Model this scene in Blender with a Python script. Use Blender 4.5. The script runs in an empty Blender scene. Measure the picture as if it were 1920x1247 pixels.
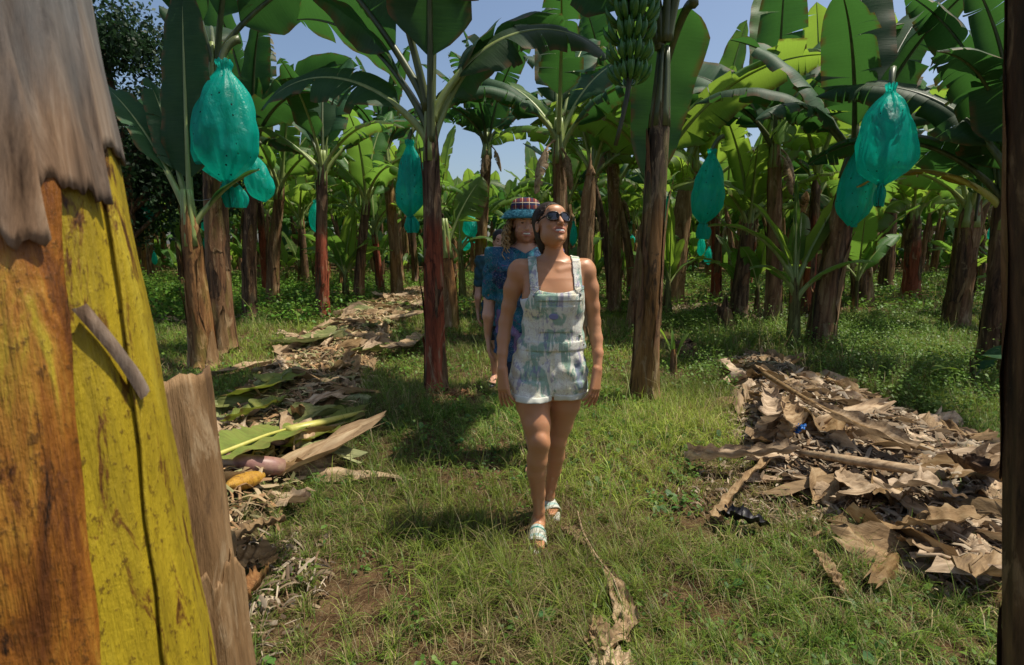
import bpy, math, random
import numpy as np
from mathutils import Vector, Matrix
R = math.radians
sc = bpy.context.scene
col = sc.collection
# ---------------- camera
F = 1000.0; CX, CY = 960.0, 623.5; CH = 1.43; PITCH = R(9.5)
cam_d = bpy.data.cameras.new("Camera"); cam = bpy.data.objects.new("Camera", cam_d); col.objects.link(cam)
cam.location = (0, 0, CH); cam.rotation_euler = (R(90) - PITCH, 0, 0)
cam_d.sensor_width = 36; cam_d.lens = 36 * F / 1920; cam_d.clip_start = 0.05; cam_d.clip_end = 3000
cam_d.dof.use_dof = True; cam_d.dof.focus_distance = 2.9; cam_d.dof.aperture_fstop = 5.6
sc.camera = cam
# ---------------- world and sun
SUN_EL, SUN_AZ = 64.0, 4.0     # azimuth measured from +X towards +Y
w = bpy.data.worlds.new("World"); sc.world = w; w.use_nodes = True
nt = w.node_tree
bg = nt.nodes["Background"]
sky = nt.nodes.new("ShaderNodeTexSky"); sky.sky_type = 'NISHITA'; sky.sun_disc = False
sky.sun_elevation = R(SUN_EL); sky.sun_rotation = R(90 - SUN_AZ); sky.air_density = 1.0; sky.dust_density = 2.2; sky.ozone_density = 1.5
nt.links.new(sky.outputs[0], bg.inputs[0]); bg.inputs[1].default_value = 0.088
sd = bpy.data.lights.new("sun", 'SUN'); sd.energy = 3.7; sd.angle = R(1.0); sd.color = (1.0, 0.93, 0.80)
so = bpy.data.objects.new("sun", sd); col.objects.link(so)
dv = Vector((math.cos(R(SUN_EL)) * math.cos(R(SUN_AZ)), math.cos(R(SUN_EL)) * math.sin(R(SUN_AZ)), math.sin(R(SUN_EL))))
so.rotation_euler = dv.to_track_quat('Z', 'Y').to_euler(); so.location = dv * 50
sc.view_settings.view_transform = 'Standard'; sc.view_settings.look = 'None'
sc.view_settings.exposure = 0.6; sc.view_settings.gamma = 1
sc.render.engine = 'CYCLES'
cy = sc.cycles; cy.max_bounces = 7; cy.diffuse_bounces = 3; cy.glossy_bounces = 2; cy.transmission_bounces = 4; cy.transparent_max_bounces = 8
cy.use_denoising = True
cy.sample_clamp_indirect = 4
# ---------------- helpers
def ray(px, py):
    dx = (px - CX) / F; dy = (CY - py) / F
    return np.array([dx, math.cos(PITCH) + dy * math.sin(PITCH), -math.sin(PITCH) + dy * math.cos(PITCH)])
def P(px, py, Y):
    d = ray(px, py); return np.array([0, 0, CH]) + d * (Y / d[1])
def G(px, py, z=0.0):
    d = ray(px, py); return np.array([0, 0, CH]) + d * ((z - CH) / d[2])
def sst(a, b, x):
    t = np.clip((np.asarray(x, float) - a) / (b - a), 0, 1); return t * t * (3 - 2 * t)
def heapL(x, y):      # left windrow of cut leaves
    cxl = np.interp(y, [2.0, 3, 4.75, 7.4, 10, 14, 18], [-1.42, -1.62, -2.0, -2.45, -2.6, -2.7, -2.8])
    wl = np.interp(y, [1.6, 3, 4.75, 10, 18], [.30, .42, .66, .75, .7])
    return np.clip(1 - np.abs(x - cxl) / wl, 0, 1) * sst(1.2, 2.2, y) * (1 - sst(15, 17, y))
def heapR(x, y):
    cxl = np.interp(y, [2.0, 2.75, 3.5, 4.6, 5.8, 7], [2.15, 2.35, 2.5, 2.65, 2.8, 2.9])
    wl = np.interp(y, [1.8, 2.75, 3.5, 4.6, 5.8, 7], [.45, .7, 1.05, .72, .35, .2])
    return np.clip(1 - np.abs(x - cxl) / wl, 0, 1) * sst(1.7, 2.3, y) * (1 - sst(5.8, 6.6, y))
def gh(x, y):
    x = np.asarray(x, float); y = np.asarray(y, float)
    near = np.exp(-(y / 30.0) ** 2)
    z = .022 * np.sin(1.3 * x + .7 * np.sin(.9 * y)) * np.cos(1.1 * y + .6 * x) + .010 * np.sin(4.1 * x + 1.3) * np.sin(3.7 * y + .5 * x)
    z = z + .006 * np.sin(11 * x + 2 * np.sin(5 * y)) * np.sin(9 * y + 1.7)
    z = z + .13 * sst(0, .8, heapL(x, y)) + .10 * sst(0, .9, heapR(x, y))
    return z * near
def tag(o, label=None, cat=None, group=None, kind=None):
    if label: o['label'] = label
    if cat: o['category'] = cat
    if group: o['group'] = group
    if kind: o['kind'] = kind
    return o
def empty(name, loc=(0, 0, 0), rz=0.0):
    o = bpy.data.objects.new(name, None); o.location = loc; o.rotation_euler = (0, 0, rz); o.empty_display_size = .1
    col.objects.link(o); return o
def mesh_np(name, V, quads=None, tris=None, mats=(), mi=None, uv=None, attr=None, smooth=True):
    V = np.asarray(V, np.float32); me = bpy.data.meshes.new(name)
    nq = 0 if quads is None else len(quads); ntr = 0 if tris is None else len(tris)
    me.vertices.add(len(V)); me.vertices.foreach_set("co", V.ravel())
    li = []; 
    if nq: li.append(np.asarray(quads, np.int32).ravel())
    if ntr: li.append(np.asarray(tris, np.int32).ravel())
    li = np.concatenate(li); me.loops.add(len(li)); me.loops.foreach_set("vertex_index", li)
    me.polygons.add(nq + ntr)
    ls = np.concatenate([np.arange(nq) * 4, nq * 4 + np.arange(ntr) * 3]).astype(np.int32)
    me.polygons.foreach_set("loop_start", ls)
    me.polygons.foreach_set("use_smooth", np.full(nq + ntr, smooth))
    for m in mats: me.materials.append(m)
    if mi is not None: me.polygons.foreach_set("material_index", np.asarray(mi, np.int32))
    if uv is not None:
        l = me.uv_layers.new(name="UVMap"); l.data.foreach_set("uv", np.asarray(uv, np.float32)[li].ravel())
    if attr is not None:
        a = me.color_attributes.new("tint", 'FLOAT_COLOR', 'POINT')
        a.data.foreach_set("color", np.asarray(attr, np.float32).ravel())
    me.update(calc_edges=True)
    return me
def link(name, me, parent=None, loc=None, rot=None, scale=None):
    o = bpy.data.objects.new(name, me); col.objects.link(o)
    if parent is not None: o.parent = parent
    if loc is not None: o.location = loc
    if rot is not None: o.rotation_euler = rot
    if scale is not None: o.scale = (scale,) * 3 if np.isscalar(scale) else scale
    return o
def copy_tree(o, parent=None):
    c = o.copy(); col.objects.link(c)
    if parent is not None: c.parent = parent
    for ch in o.children: copy_tree(ch, c)
    return c
class MB:
    """collects grids and tubes into one mesh"""
    def __init__(s): s.V = []; s.Q = []; s.M = []; s.U = []; s.n = 0
    def grid(s, A, m=0, uv=None, wrap=False):
        A = np.asarray(A, float); a, b = A.shape[:2]
        idx = np.arange(a * b).reshape(a, b) + s.n
        if wrap: idx = np.concatenate([idx, idx[:, :1]], 1)
        q = np.stack([idx[:-1, :-1], idx[:-1, 1:], idx[1:, 1:], idx[1:, :-1]], -1).reshape(-1, 4)
        s.V.append(A.reshape(-1, 3)); s.Q.append(q); s.M.append(np.full(len(q), m))
        if uv is None:
            uu, vv = np.meshgrid(np.linspace(0, 1, b), np.linspace(0, 1, a)); uv = np.stack([uu, vv], -1)
        s.U.append(np.asarray(uv).reshape(-1, 2)); s.n += a * b
    def tube(s, pts, rad, n=8, m=0, cap=True, flat=1.0):
        pts = np.asarray(pts, float); rad = np.broadcast_to(np.asarray(rad, float), (len(pts),))
        T = np.gradient(pts, axis=0); T /= np.linalg.norm(T, axis=1)[:, None] + 1e-9
        up = np.array([0, 0, 1.0]) if abs(T[0][2]) < .9 else np.array([1.0, 0, 0])
        S = np.cross(T[0], up); S /= np.linalg.norm(S); rings = []
        for i in range(len(pts)):
            S = S - T[i] * np.dot(S, T[i]); S /= np.linalg.norm(S) + 1e-9; N = np.cross(S, T[i])
            th = np.linspace(0, 2 * np.pi, n, endpoint=False)
            rings.append(pts[i] + rad[i] * (np.cos(th)[:, None] * S + flat * np.sin(th)[:, None] * N))
        if cap: rings = [np.repeat(pts[:1], n, 0)] + rings + [np.repeat(pts[-1:], n, 0)]
        s.grid(np.array(rings), m, wrap=True)
    def build(s, name, mats, parent=None, smooth=True, **k):
        me = mesh_np(name, np.concatenate(s.V), quads=np.concatenate(s.Q), mats=mats, mi=np.concatenate(s.M), uv=np.concatenate(s.U), smooth=smooth)
        return link(name, me, parent, **k)
    def mesh(s, name, mats, smooth=True):
        return mesh_np(name, np.concatenate(s.V), quads=np.concatenate(s.Q), mats=mats, mi=np.concatenate(s.M), uv=np.concatenate(s.U), smooth=smooth)
# ---------------- material helpers
class NT:
    def __init__(s, name):
        s.m = bpy.data.materials.new(name); s.m.use_nodes = True; s.t = s.m.node_tree; s.t.nodes.clear()
        s.out = s.n("ShaderNodeOutputMaterial")
    def n(s, typ, **k):
        nd = s.t.nodes.new(typ)
        for a, b in k.items(): setattr(nd, a, b)
        return nd
    def set(s, sock, v):
        if isinstance(v, bpy.types.NodeSocket): s.t.links.new(v, sock)
        elif isinstance(v, (tuple, list)) and len(v) == 3 and sock.type == 'RGBA': sock.default_value = (*v, 1)
        else: sock.default_value = v
    def coord(s, scale=(1, 1, 1), kind='Object', loc=(0, 0, 0)):
        c = s.n("ShaderNodeTexCoord"); mp = s.n("ShaderNodeMapping"); mp.inputs['Scale'].default_value = scale; mp.inputs['Location'].default_value = loc
        s.t.links.new(c.outputs[kind], mp.inputs[0]); return mp.outputs[0]
    def noise(s, vec, scale=1, detail=5, rough=.55, dist=0):
        nd = s.n("ShaderNodeTexNoise"); s.t.links.new(vec, nd.inputs['Vector'])
        nd.inputs['Scale'].default_value = scale; nd.inputs['Detail'].default_value = detail; nd.inputs['Roughness'].default_value = rough; nd.inputs['Distortion'].default_value = dist
        return nd.outputs[0]
    def ramp(s, fac, stops, interp='LINEAR'):
        nd = s.n("ShaderNodeValToRGB"); cr = nd.color_ramp; cr.interpolation = interp
        while len(cr.elements) < len(stops): cr.elements.new(.5)
        for e, (p, c) in zip(cr.elements, stops):
            e.position = p; e.color = (*c, 1) if not np.isscalar(c) else (c, c, c, 1)
        s.t.links.new(fac, nd.inputs[0]); return nd.outputs[0]
    def mix(s, f, a, b, mode='MIX'):
        nd = s.n("ShaderNodeMix", data_type='RGBA', blend_type=mode)
        s.set(nd.inputs[0], f); s.set(nd.inputs[6], a); s.set(nd.inputs[7], b); return nd.outputs[2]
    def math(s, op, a, b=0.0, c=0.0):
        nd = s.n("ShaderNodeMath", operation=op); s.set(nd.inputs[0], a); s.set(nd.inputs[1], b); s.set(nd.inputs[2], c); return nd.outputs[0]
    def bump(s, h, st=.4, d=.01):
        nd = s.n("ShaderNodeBump"); nd.inputs['Strength'].default_value = st; nd.inputs['Distance'].default_value = d
        s.t.links.new(h, nd.inputs['Height']); return nd.outputs[0]
    def sep(s, v):
        nd = s.n("ShaderNodeSeparateXYZ"); s.t.links.new(v, nd.inputs[0]); return nd.outputs
    def rnd(s): return s.n("ShaderNodeObjectInfo").outputs['Random']
    def pbr(s, color, rough=.6, spec=.5, bump=None, transl=None, tw=.3, sss=0, **k):
        b = s.n("ShaderNodeBsdfPrincipled"); s.set(b.inputs['Base Color'], color); s.set(b.inputs['Roughness'], rough)
        b.inputs['Specular IOR Level'].default_value = spec
        if sss: b.inputs['Subsurface Weight'].default_value = sss; b.inputs['Subsurface Radius'].default_value = (.012, .005, .003); b.inputs['Subsurface Scale'].default_value = .6
        if bump is not None: s.t.links.new(bump, b.inputs['Normal'])
        for a, v in k.items(): s.set(b.inputs[a], v)
        o = b.outputs[0]
        if transl is not None:
            tl = s.n("ShaderNodeBsdfTranslucent"); s.set(tl.inputs[0], transl)
            if bump is not None: s.t.links.new(bump, tl.inputs['Normal'])
            mx = s.n("ShaderNodeMixShader"); mx.inputs[0].default_value = tw
            s.t.links.new(o, mx.inputs[1]); s.t.links.new(tl.outputs[0], mx.inputs[2]); o = mx.outputs[0]
        s.t.links.new(o, s.out.inputs[0]); return s.m
def simple(name, c, rough=.6, spec=.4, **k):
    return NT(name).pbr(c, rough, spec, **k)
rng = np.random.default_rng(7)
random.seed(7)
# ---------------- materials
def mat_leaf(name, base, dark, tr, tw=.38, rough=.42):
    t = NT(name); uv = t.coord((1, 1, 1), 'UV'); x = t.sep(uv)
    st = t.coord((1.5, 55, 1), 'UV'); vn = t.noise(st, 1, 3, .6)
    big = t.noise(t.coord((1.2, 1.6, 1), 'UV'), 1.3, 4, .6)
    c = t.mix(t.ramp(big, [(.3, 0.0), (.7, 1.0)]), base, dark)
    c = t.mix(t.ramp(vn, [(.42, 0.0), (.62, .35)]), c, tuple(min(1, v * 1.7) for v in base))
    rv = t.n("ShaderNodeHueSaturation"); t.set(rv.inputs['Color'], c)
    t.set(rv.inputs['Hue'], t.math('MULTIPLY_ADD', t.rnd(), .05, .465)); t.set(rv.inputs['Value'], t.math('MULTIPLY_ADD', t.rnd(), .7, .65)); c = rv.outputs[0]
    au = t.math('ABSOLUTE', x[0])
    edge = t.math('MULTIPLY', t.ramp(au, [(.78, 0.0), (1.0, 1.0)]), t.ramp(t.noise(t.coord((1, 6, 1), 'UV'), 1, 5), [(.45, 0.0), (.55, 1.0)]))
    c = t.mix(edge, c, (.17, .10, .035))
    b = t.bump(vn, .35, .006)
    trc = t.mix(edge, tr, (.12, .07, .02))
    return t.pbr(c, rough + .06, .26, b, transl=trc, tw=tw)
LEAF_D = mat_leaf("leaf_deep", (.032, .085, .030), (.020, .055, .028), (.07, .21, .035), .31, .5)  # own deep green, darkened and blued further to paint in the dim frame top
LEAF_M = mat_leaf("leaf_mid", (.065, .145, .028), (.04, .10, .024), (.21, .40, .05), .47, .42)
LEAF_Y = mat_leaf("leaf_fresh", (.10, .19, .032), (.07, .14, .028), (.30, .47, .05), .5, .45)
LEAF_OLD = mat_leaf("leaf_yellowing", (.30, .20, .03), (.16, .15, .03), (.45, .28, .03), .4, .55)
def mat_stalk(name, a, b, rough=.4):
    t = NT(name); n = t.noise(t.coord((20, 20, 3)), 1, 4); c = t.ramp(n, [(.3, a), (.7, b)])
    return t.pbr(c, rough, .45, t.bump(n, .2, .004))
RIB = mat_stalk("leaf_rib", (.17, .23, .06), (.28, .33, .11))
RIB_Y = mat_stalk("leaf_rib_yellow", (.42, .40, .08), (.55, .50, .14))
PET_DARK = mat_stalk("petiole_dark", (.035, .055, .022), (.11, .13, .045))
def mat_bark(name, cs, sc_=(16, 16, 1.6), green=0.0, gcol=(.16, .16, .03), low=None, lowh=1.0, bs=.8, spot=.0, drng=.5):
    t = NT(name); v = t.coord(sc_); n = t.noise(v, 1, 8, .65, .3)
    r = t.rnd(); wv = t.n("ShaderNodeVectorMath", operation='ADD')
    cmb = t.n("ShaderNodeCombineXYZ"); t.set(cmb.inputs[2], t.math('MULTIPLY', r, 40.0)); t.t.links.new(v, wv.inputs[0]); t.t.links.new(cmb.outputs[0], wv.inputs[1])
    n = t.noise(wv.outputs[0], 1, 8, .65, .3)
    c = t.ramp(n, cs)
    if green:
        n2 = t.noise(t.coord((5, 5, 1.3)), 1, 5, .6); c = t.mix(t.ramp(n2, [(.5, 0.0), (.62, green)]), c, gcol)
    if low is not None:
        z = t.sep(t.coord())[2]; zz = t.math('ADD', z, t.math('MULTIPLY', t.math('SUBTRACT', t.noise(t.coord((9, 9, 1)), 1, 5), .5), 1.2))
        f = t.ramp(t.math('DIVIDE', zz, lowh), [(.85, 1.0), (1.0, 0.0)])
        nl = t.ramp(n, [(.3, tuple(q * .3 for q in low)), (.5, low), (.75, tuple(min(1, q * 1.6 + .03) for q in low))])
        c = t.mix(f, c, nl)
    if spot:
        n3 = t.noise(t.coord((30, 30, 14)), 1, 4, .7); c = t.mix(t.ramp(n3, [(.60, 0.0), (.66, spot)]), c, (.03, .018, .008))
    pa = t.noise(t.coord((8, 8, 2.6), loc=(4, 2, 9)), 1, 7, .7, .9); c = t.mix(t.ramp(pa, [(.56, 0.0), (.63, .65)]), c, cs[3][1]); c = t.mix(t.ramp(pa, [(.36, .75), (.43, 0.0)]), c, cs[0][1])
    fine = t.noise(t.coord((70, 70, 5)), 1, 5, .7)
    c = t.mix(t.ramp(fine, [(.45, 0.0), (.75, drng)]), c, tuple(q * .35 for q in cs[1][1]))
    h = t.math('ADD', n, t.math('MULTIPLY', fine, .5))
    return t.pbr(c, .72, .25, t.bump(h, bs, .02))
BK = dict(
 dark=mat_bark("sheath_dark", [(.30, (.012, .009, .006)), (.48, (.085, .046, .025)), (.62, (.19, .11, .055)), (.8, (.34, .23, .13))]),
 brown=mat_bark("sheath_brown", [(.28, (.03, .016, .009)), (.46, (.16, .075, .035)), (.62, (.28, .155, .075)), (.8, (.42, .29, .16))], green=.5),
 tan=mat_bark("sheath_tan", [(.28, (.09, .05, .025)), (.45, (.22, .125, .055)), (.62, (.32, .20, .10)), (.8, (.44, .32, .19))]),
 green=mat_bark("sheath_green", [(.28, (.04, .03, .012)), (.45, (.12, .11, .035)), (.62, (.22, .21, .06)), (.8, (.34, .33, .13))], spot=.9),
 red=mat_bark("sheath_red", [(.28, (.02, .01, .006)), (.46, (.09, .05, .03)), (.62, (.20, .12, .06)), (.8, (.36, .26, .15))], low=(.26, .06, .025), lowh=1.7),
 big=mat_bark('sheath_big', [(.30, (.012, .009, .006)), (.48, (.06, .04, .024)), (.62, (.15, .10, .055)), (.8, (.32, .23, .13))], low=(.20, .10, .03), lowh=1.8, green=.4),
 orange=mat_bark("sheath_orange", [(.28, (.04, .018, .008)), (.45, (.20, .09, .03)), (.62, (.34, .17, .06)), (.8, (.48, .30, .13))], green=.5, spot=.6),
)
t = NT("soil"); v = t.coord(); n1 = t.noise(v, .9, 6, .6); n2 = t.noise(v, 9, 8, .7); n3 = t.noise(v, 60, 4, .7)
c = t.ramp(n2, [(.3, (.035, .020, .010)), (.5, (.095, .055, .026)), (.72, (.18, .115, .055))])
c = t.mix(t.ramp(n1, [(.48, 0.0), (.62, .75)]), c, t.ramp(n2, [(.3, (.02, .03, .008)), (.7, (.06, .085, .02))]))
c = t.mix(t.ramp(n3, [(.5, 0.0), (.75, .6)]), c, (.26, .19, .10))
SOIL = t.pbr(c, .95, .1, t.bump(t.math('ADD', n2, t.math('MULTIPLY', n3, .6)), .9, .03))
def mat_tint(name, transl=.35, rough=.55, spec=.3):
    t = NT(name); a = t.n("ShaderNodeVertexColor"); a.layer_name = "tint"
    return t.pbr(a.outputs[0], rough, spec, transl=t.mix(.4, a.outputs[0], (.6, .8, .1), 'MULTIPLY') if 0 else a.outputs[0], tw=transl)
GRASS = mat_tint("grass_blade", .40, .5, .35); WEED = mat_tint("weed_leaf", .38, .5, .3)
def mat_dry(name, cs, tw=.15):
    t = NT(name); v = t.coord((4, 26, 26)); n = t.noise(v, 1, 6, .65); n2 = t.noise(t.coord((3, 3, 3)), 1, 3)
    c = t.ramp(n, cs); hs = t.n("ShaderNodeHueSaturation"); t.set(hs.inputs['Color'], c)
    t.set(hs.inputs['Value'], t.math('MULTIPLY_ADD', t.rnd(), .9, .55)); t.set(hs.inputs['Saturation'], t.math('MULTIPLY_ADD', t.rnd(), -.4, 1.25)); c = hs.outputs[0]
    c = t.mix(t.ramp(n2, [(.5, 0.0), (.7, .6)]), c, tuple(q * .45 for q in cs[1][1]))
    return t.pbr(c, .75, .2, t.bump(n, .8, .008), transl=c, tw=tw)
DRY = mat_dry("dry_leaf_tan", [(.3, (.10, .06, .03)), (.5, (.34, .23, .13)), (.72, (.52, .40, .25))])
DRYG = mat_dry("dry_leaf_grey", [(.3, (.08, .05, .028)), (.5, (.31, .215, .125)), (.72, (.50, .38, .25))])
DRYO = mat_dry("dry_leaf_greenish", [(.3, (.06, .07, .02)), (.5, (.20, .22, .08)), (.72, (.38, .36, .17))], .25)
# bag film
t = NT("bag_film"); v = t.coord((7, 7, 1.6)); wr = t.noise(v, 1.5, 6, .6, 1.2); cr = t.noise(t.coord((1, 1, 1)), 14, 5, .7, .8)
dot = t.n("ShaderNodeTexVoronoi"); dot.inputs['Scale'].default_value = 20; dot.inputs['Randomness'].default_value = .35; t.t.links.new(t.coord(), dot.inputs[0])
dm = t.ramp(dot.outputs['Distance'], [(.10, 1.0), (.13, 0.0)])
c = t.mix(t.ramp(wr, [(.35, 0.0), (.7, 1.0)]), (.0, .30, .26), (.02, .55, .45)); c = t.mix(dm, c, (.01, .03, .03))
BAG = t.pbr(c, .30, .5, t.bump(t.math('ADD', wr, t.math('MULTIPLY', cr, .5)), .9, .03), transl=t.mix(dm, (.02, .80, .64), (.0, .05, .04)), tw=.55)
_o = BAG.node_tree; _out = [n_ for n_ in _o.nodes if n_.type == 'OUTPUT_MATERIAL'][0]; _src = _out.inputs[0].links[0].from_socket; _tp = _o.nodes.new('ShaderNodeBsdfTransparent'); _tp.inputs[0].default_value = (.3, 1, .9, 1); _mx = _o.nodes.new('ShaderNodeMixShader'); _mx.inputs[0].default_value = .22; _o.links.new(_src, _mx.inputs[1]); _o.links.new(_tp.outputs[0], _mx.inputs[2]); _o.links.new(_mx.outputs[0], _out.inputs[0])
BANANA = mat_stalk("banana_green", (.035, .12, .018), (.07, .19, .03), .35)
STEMD = mat_stalk("stalk_dark", (.02, .025, .012), (.06, .06, .02), .5)
TWINE = simple("twine", (.30, .33, .38), .6); STRAPM = simple("tie_ribbon", (.5, .48, .36), .6)
# ---------------- banana leaf
def leaf_geo(L=2.1, pet=.45, W=.62, e0=65, e1=-25, seed=0, tear=.4, droop=.5, fold=.25, sway=.2, r0=.042, bendp=1.5, ns=30, twist=0.0, roll=0.0):
    r = np.random.default_rng(seed); Lt = L + pet; n = 44; u = np.linspace(0, 1, n)
    el = np.radians(e1 + (e0 - e1) * (1 - u ** bendp)); el = el + np.radians(84 - e0) * np.exp(-u * 26)
    hd = sway * r.uniform(-1, 1) * u
    ds = Lt / (n - 1)
    D = np.stack([np.cos(el) * np.cos(hd), np.cos(el) * np.sin(hd), np.sin(el)], -1)
    C = np.concatenate([[np.zeros(3)], np.cumsum((D[1:] + D[:-1]) / 2 * ds, 0)])
    S = np.cross(D, np.array([0, 0, 1.0])); S /= np.linalg.norm(S, axis=1)[:, None] + 1e-6
    S[:, :] = np.where(np.linalg.norm(S, axis=1)[:, None] > .5, S, np.array([0, -1, 0])); N = np.cross(S, D)
    tw = roll + twist * u[:, None]; S, N = S * np.cos(tw) + N * np.sin(tw), N * np.cos(tw) - S * np.sin(tw)
    def at(s):
        q = (pet + s * L) / Lt; f = lambda A: np.array([np.interp(q, u, A[:, k]) for k in range(3)])
        return f(C), f(D), f(S), f(N)
    def wid(s): return W / 2 * min(1, (s / .14 + .01)) ** .55 * max(0, 1 - s ** 4.5) ** .6 * (1.06 - .22 * s)
    lam = MB(); K = 5
    for side in (1, -1):
        ntr = r.poisson(tear * 16); cuts = np.sort(np.concatenate([[0, 1], r.uniform(.06, .98, ntr)]))
        base_dr = droop * r.uniform(.8, 1.2)
        for a, b in zip(cuts[:-1], cuts[1:]):
            if b - a < .004: continue
            m = max(2, int(round((b - a) * ns)) + 1); rows = []; uvs = []
            dd = r.normal(0, .22) * (1 if ntr > 2 else .2) + (abs(r.normal(0, .25)) if tear > .6 else 0); gap = r.uniform(.02, .16) if ntr else 0
            for j in range(m):
                s = a + (b - a) * j / (m - 1); c, d, sv, nv = at(s); wd = wid(s); row = []; uvr = []
                ctr = (a + b) / 2; p = c + nv * .008
                shift = -(s - ctr) * gap * L
                ph = fold; step = wd / (K)
                for k in range(K + 1):
                    uu = k / K
                    row.append(p + d * (.14 * wd * uu + shift * uu ** 2 * (0 if (s in (0, 1)) else 1)) + nv * .012 * math.sin(s * L * 16 + side + seed) * uu)
                    uvr.append((side * uu, s * L + .14 * wd * uu + seed * 3.7))
                    ph = fold - (base_dr + dd) * (uu + .5 / K) * 1.9
                    p = p + (side * sv * math.cos(ph) + nv * math.sin(ph)) * step
                rows.append(row); uvs.append(uvr)
            lam.grid(rows, 0, uvs)
    rib = MB(); rr = r0 * (1 - .86 * np.minimum(1, (u * 1.02)) ** .8); rib.tube(C, rr, 7, 0)
    return lam, rib, C
def leaf_single(name, lm, rm, **k):
    lam, rib, C = leaf_geo(**k)
    for i in range(len(rib.V)):
        lam.V.append(rib.V[i]); lam.Q.append(rib.Q[i] + lam.n); lam.M.append(np.full(len(rib.Q[i]), 1)); lam.U.append(rib.U[i]); lam.n += len(rib.V[i])
    return lam.mesh(name, [lm, rm])
# ---------------- trunk
def trunk_mb(h, r0, r1, lean=(0, 0), seed=0, nr=20, nz=26, plates=14, bulge=.25, mats_n=3, curve=1.6):
    r = np.random.default_rng(seed); mb = MB()
    def cen(z): q = z / h; return np.array([lean[0] * q ** curve, lean[1] * q ** curve, z])
    ph = r.uniform(0, 6, 4)
    def rad(z, th):
        q = z / h; b = (r0 + (r1 - r0) * q) * (1 - .4 * float(sst(.86, 1.0, q))) + r0 * bulge * math.exp(-max(z, 0) / .22)
        return b * (1 + .045 * np.sin(3 * th + ph[0] + 1.5 * z) + .03 * np.sin(7 * th + ph[1] - .8 * z) + .02 * np.sin(13 * th + ph[2]))
    th = np.linspace(0, 2 * np.pi, nr, endpoint=False); zs = np.linspace(-.06, h, nz)
    mb.grid([cen(z) + np.stack([np.cos(th) * rad(z, th), np.sin(th) * rad(z, th), 0 * th], -1) for z in zs], 0, wrap=True)
    for i in range(plates):
        z0 = r.uniform(0, h * .75) if i > 2 else -.03; z1 = min(h * 1.0, z0 + r.uniform(.45, 1.3)); t0 = r.uniform(0, 6.28); hw = r.uniform(.35, .9); lift = r.uniform(.003, .012)
        tip = r.uniform(.0, .06) * (r.random() < .6); m = int(r.integers(0, mats_n)); sk = r.uniform(-.5, .5); rows = []
        for j in range(11):
            s = j / 10; z = z0 + (z1 - z0) * s; ww = hw * (1 - s ** 2.2 * .93) * (.55 + .45 * min(1, s * 4)); row = []
            for k in range(8):
                a = t0 + sk * s + ww * (k / 3.5 - 1) + .04 * math.sin(j * 2.1 + k); ed = abs(k / 3.5 - 1)
                rd = rad(z, np.array([a]))[0] + lift * (1 - .3 * ed) + tip * s ** 5 + .006 * (1 if k in (0, 7) else 0) * r.random()
                c = cen(z); row.append([c[0] + math.cos(a) * rd, c[1] + math.sin(a) * rd, c[2] + .012 * math.sin(5 * k + j)])
            rows.append(row)
        mb.grid(rows, m)
    return mb, cen
def trunk(parent, h, r0, r1, lean, style, seed, plates=14, **k):
    mb, cen = trunk_mb(h, r0, r1, lean, seed, plates=plates, **k)
    mats = {'big': ['big', 'big', 'brown'], 'dark': ['dark', 'brown', 'dark'], 'brown': ['brown', 'dark', 'tan'], 'tan': ['tan', 'brown', 'tan'], 'red': ['red', 'red', 'dark'], 'green': ['green', 'orange', 'dark'], 'orange': ['orange', 'brown', 'tan']}[style]
    return mb.build('trunk', [BK[m] for m in mats], parent), cen
# ---------------- bananas
def banana_mesh():
    mb = MB(); n = 9; s = np.linspace(0, 1, n); a = s * 1.25
    pts = np.stack([.15 * np.sin(a), 0 * s, .15 * (1 - np.cos(a))], -1)
    rd = np.array([.006, .008, .016, .0195, .0205, .0195, .016, .008, .004]); mb.tube(pts, rd, 6, 0); return mb.mesh('banana', [BANANA])
BAN = banana_mesh()
def bunch(parent, top, hands, seed=0, rr=.06, n=13, s=1.0, curve=0):
    """stalk hanging down from top, hands of upturned fruit around it"""
    r = np.random.default_rng(seed); b = empty('banana_bunch', top); b.parent = parent
    L = hands * .125 * s + .45
    zz = np.linspace(0, 1, 10); pts = np.stack([curve * -.35 * np.clip(zz - .6, 0, 1) ** 1.2 * 2, 0 * zz, .25 * np.sin(zz * 3.0) * (zz < .2) - zz * L], -1)
    mb = MB(); mb.tube(pts, np.linspace(.03, .016, 10), 8); mb.build('bunch_stalk', [STEMD], b)
    for h in range(hands):
        z = -.12 - h * .125 * s; fr = 1 - .28 * h / hands
        for row in (0, 1):
            for i in range(int(n * (1 - row * .1))):
                a = 2 * math.pi * (i + .5 * row) / n + h * .6 + r.normal(0, .05); q = .035 + rr * .5 * (1 - row)
                o = link('banana', BAN, b, (math.cos(a) * q, math.sin(a) * q, z + row * .035), (0, -R(18 + 22 * row + r.normal(0, 5)), a), fr * s * r.uniform(.95, 1.1))
    return b
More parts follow.
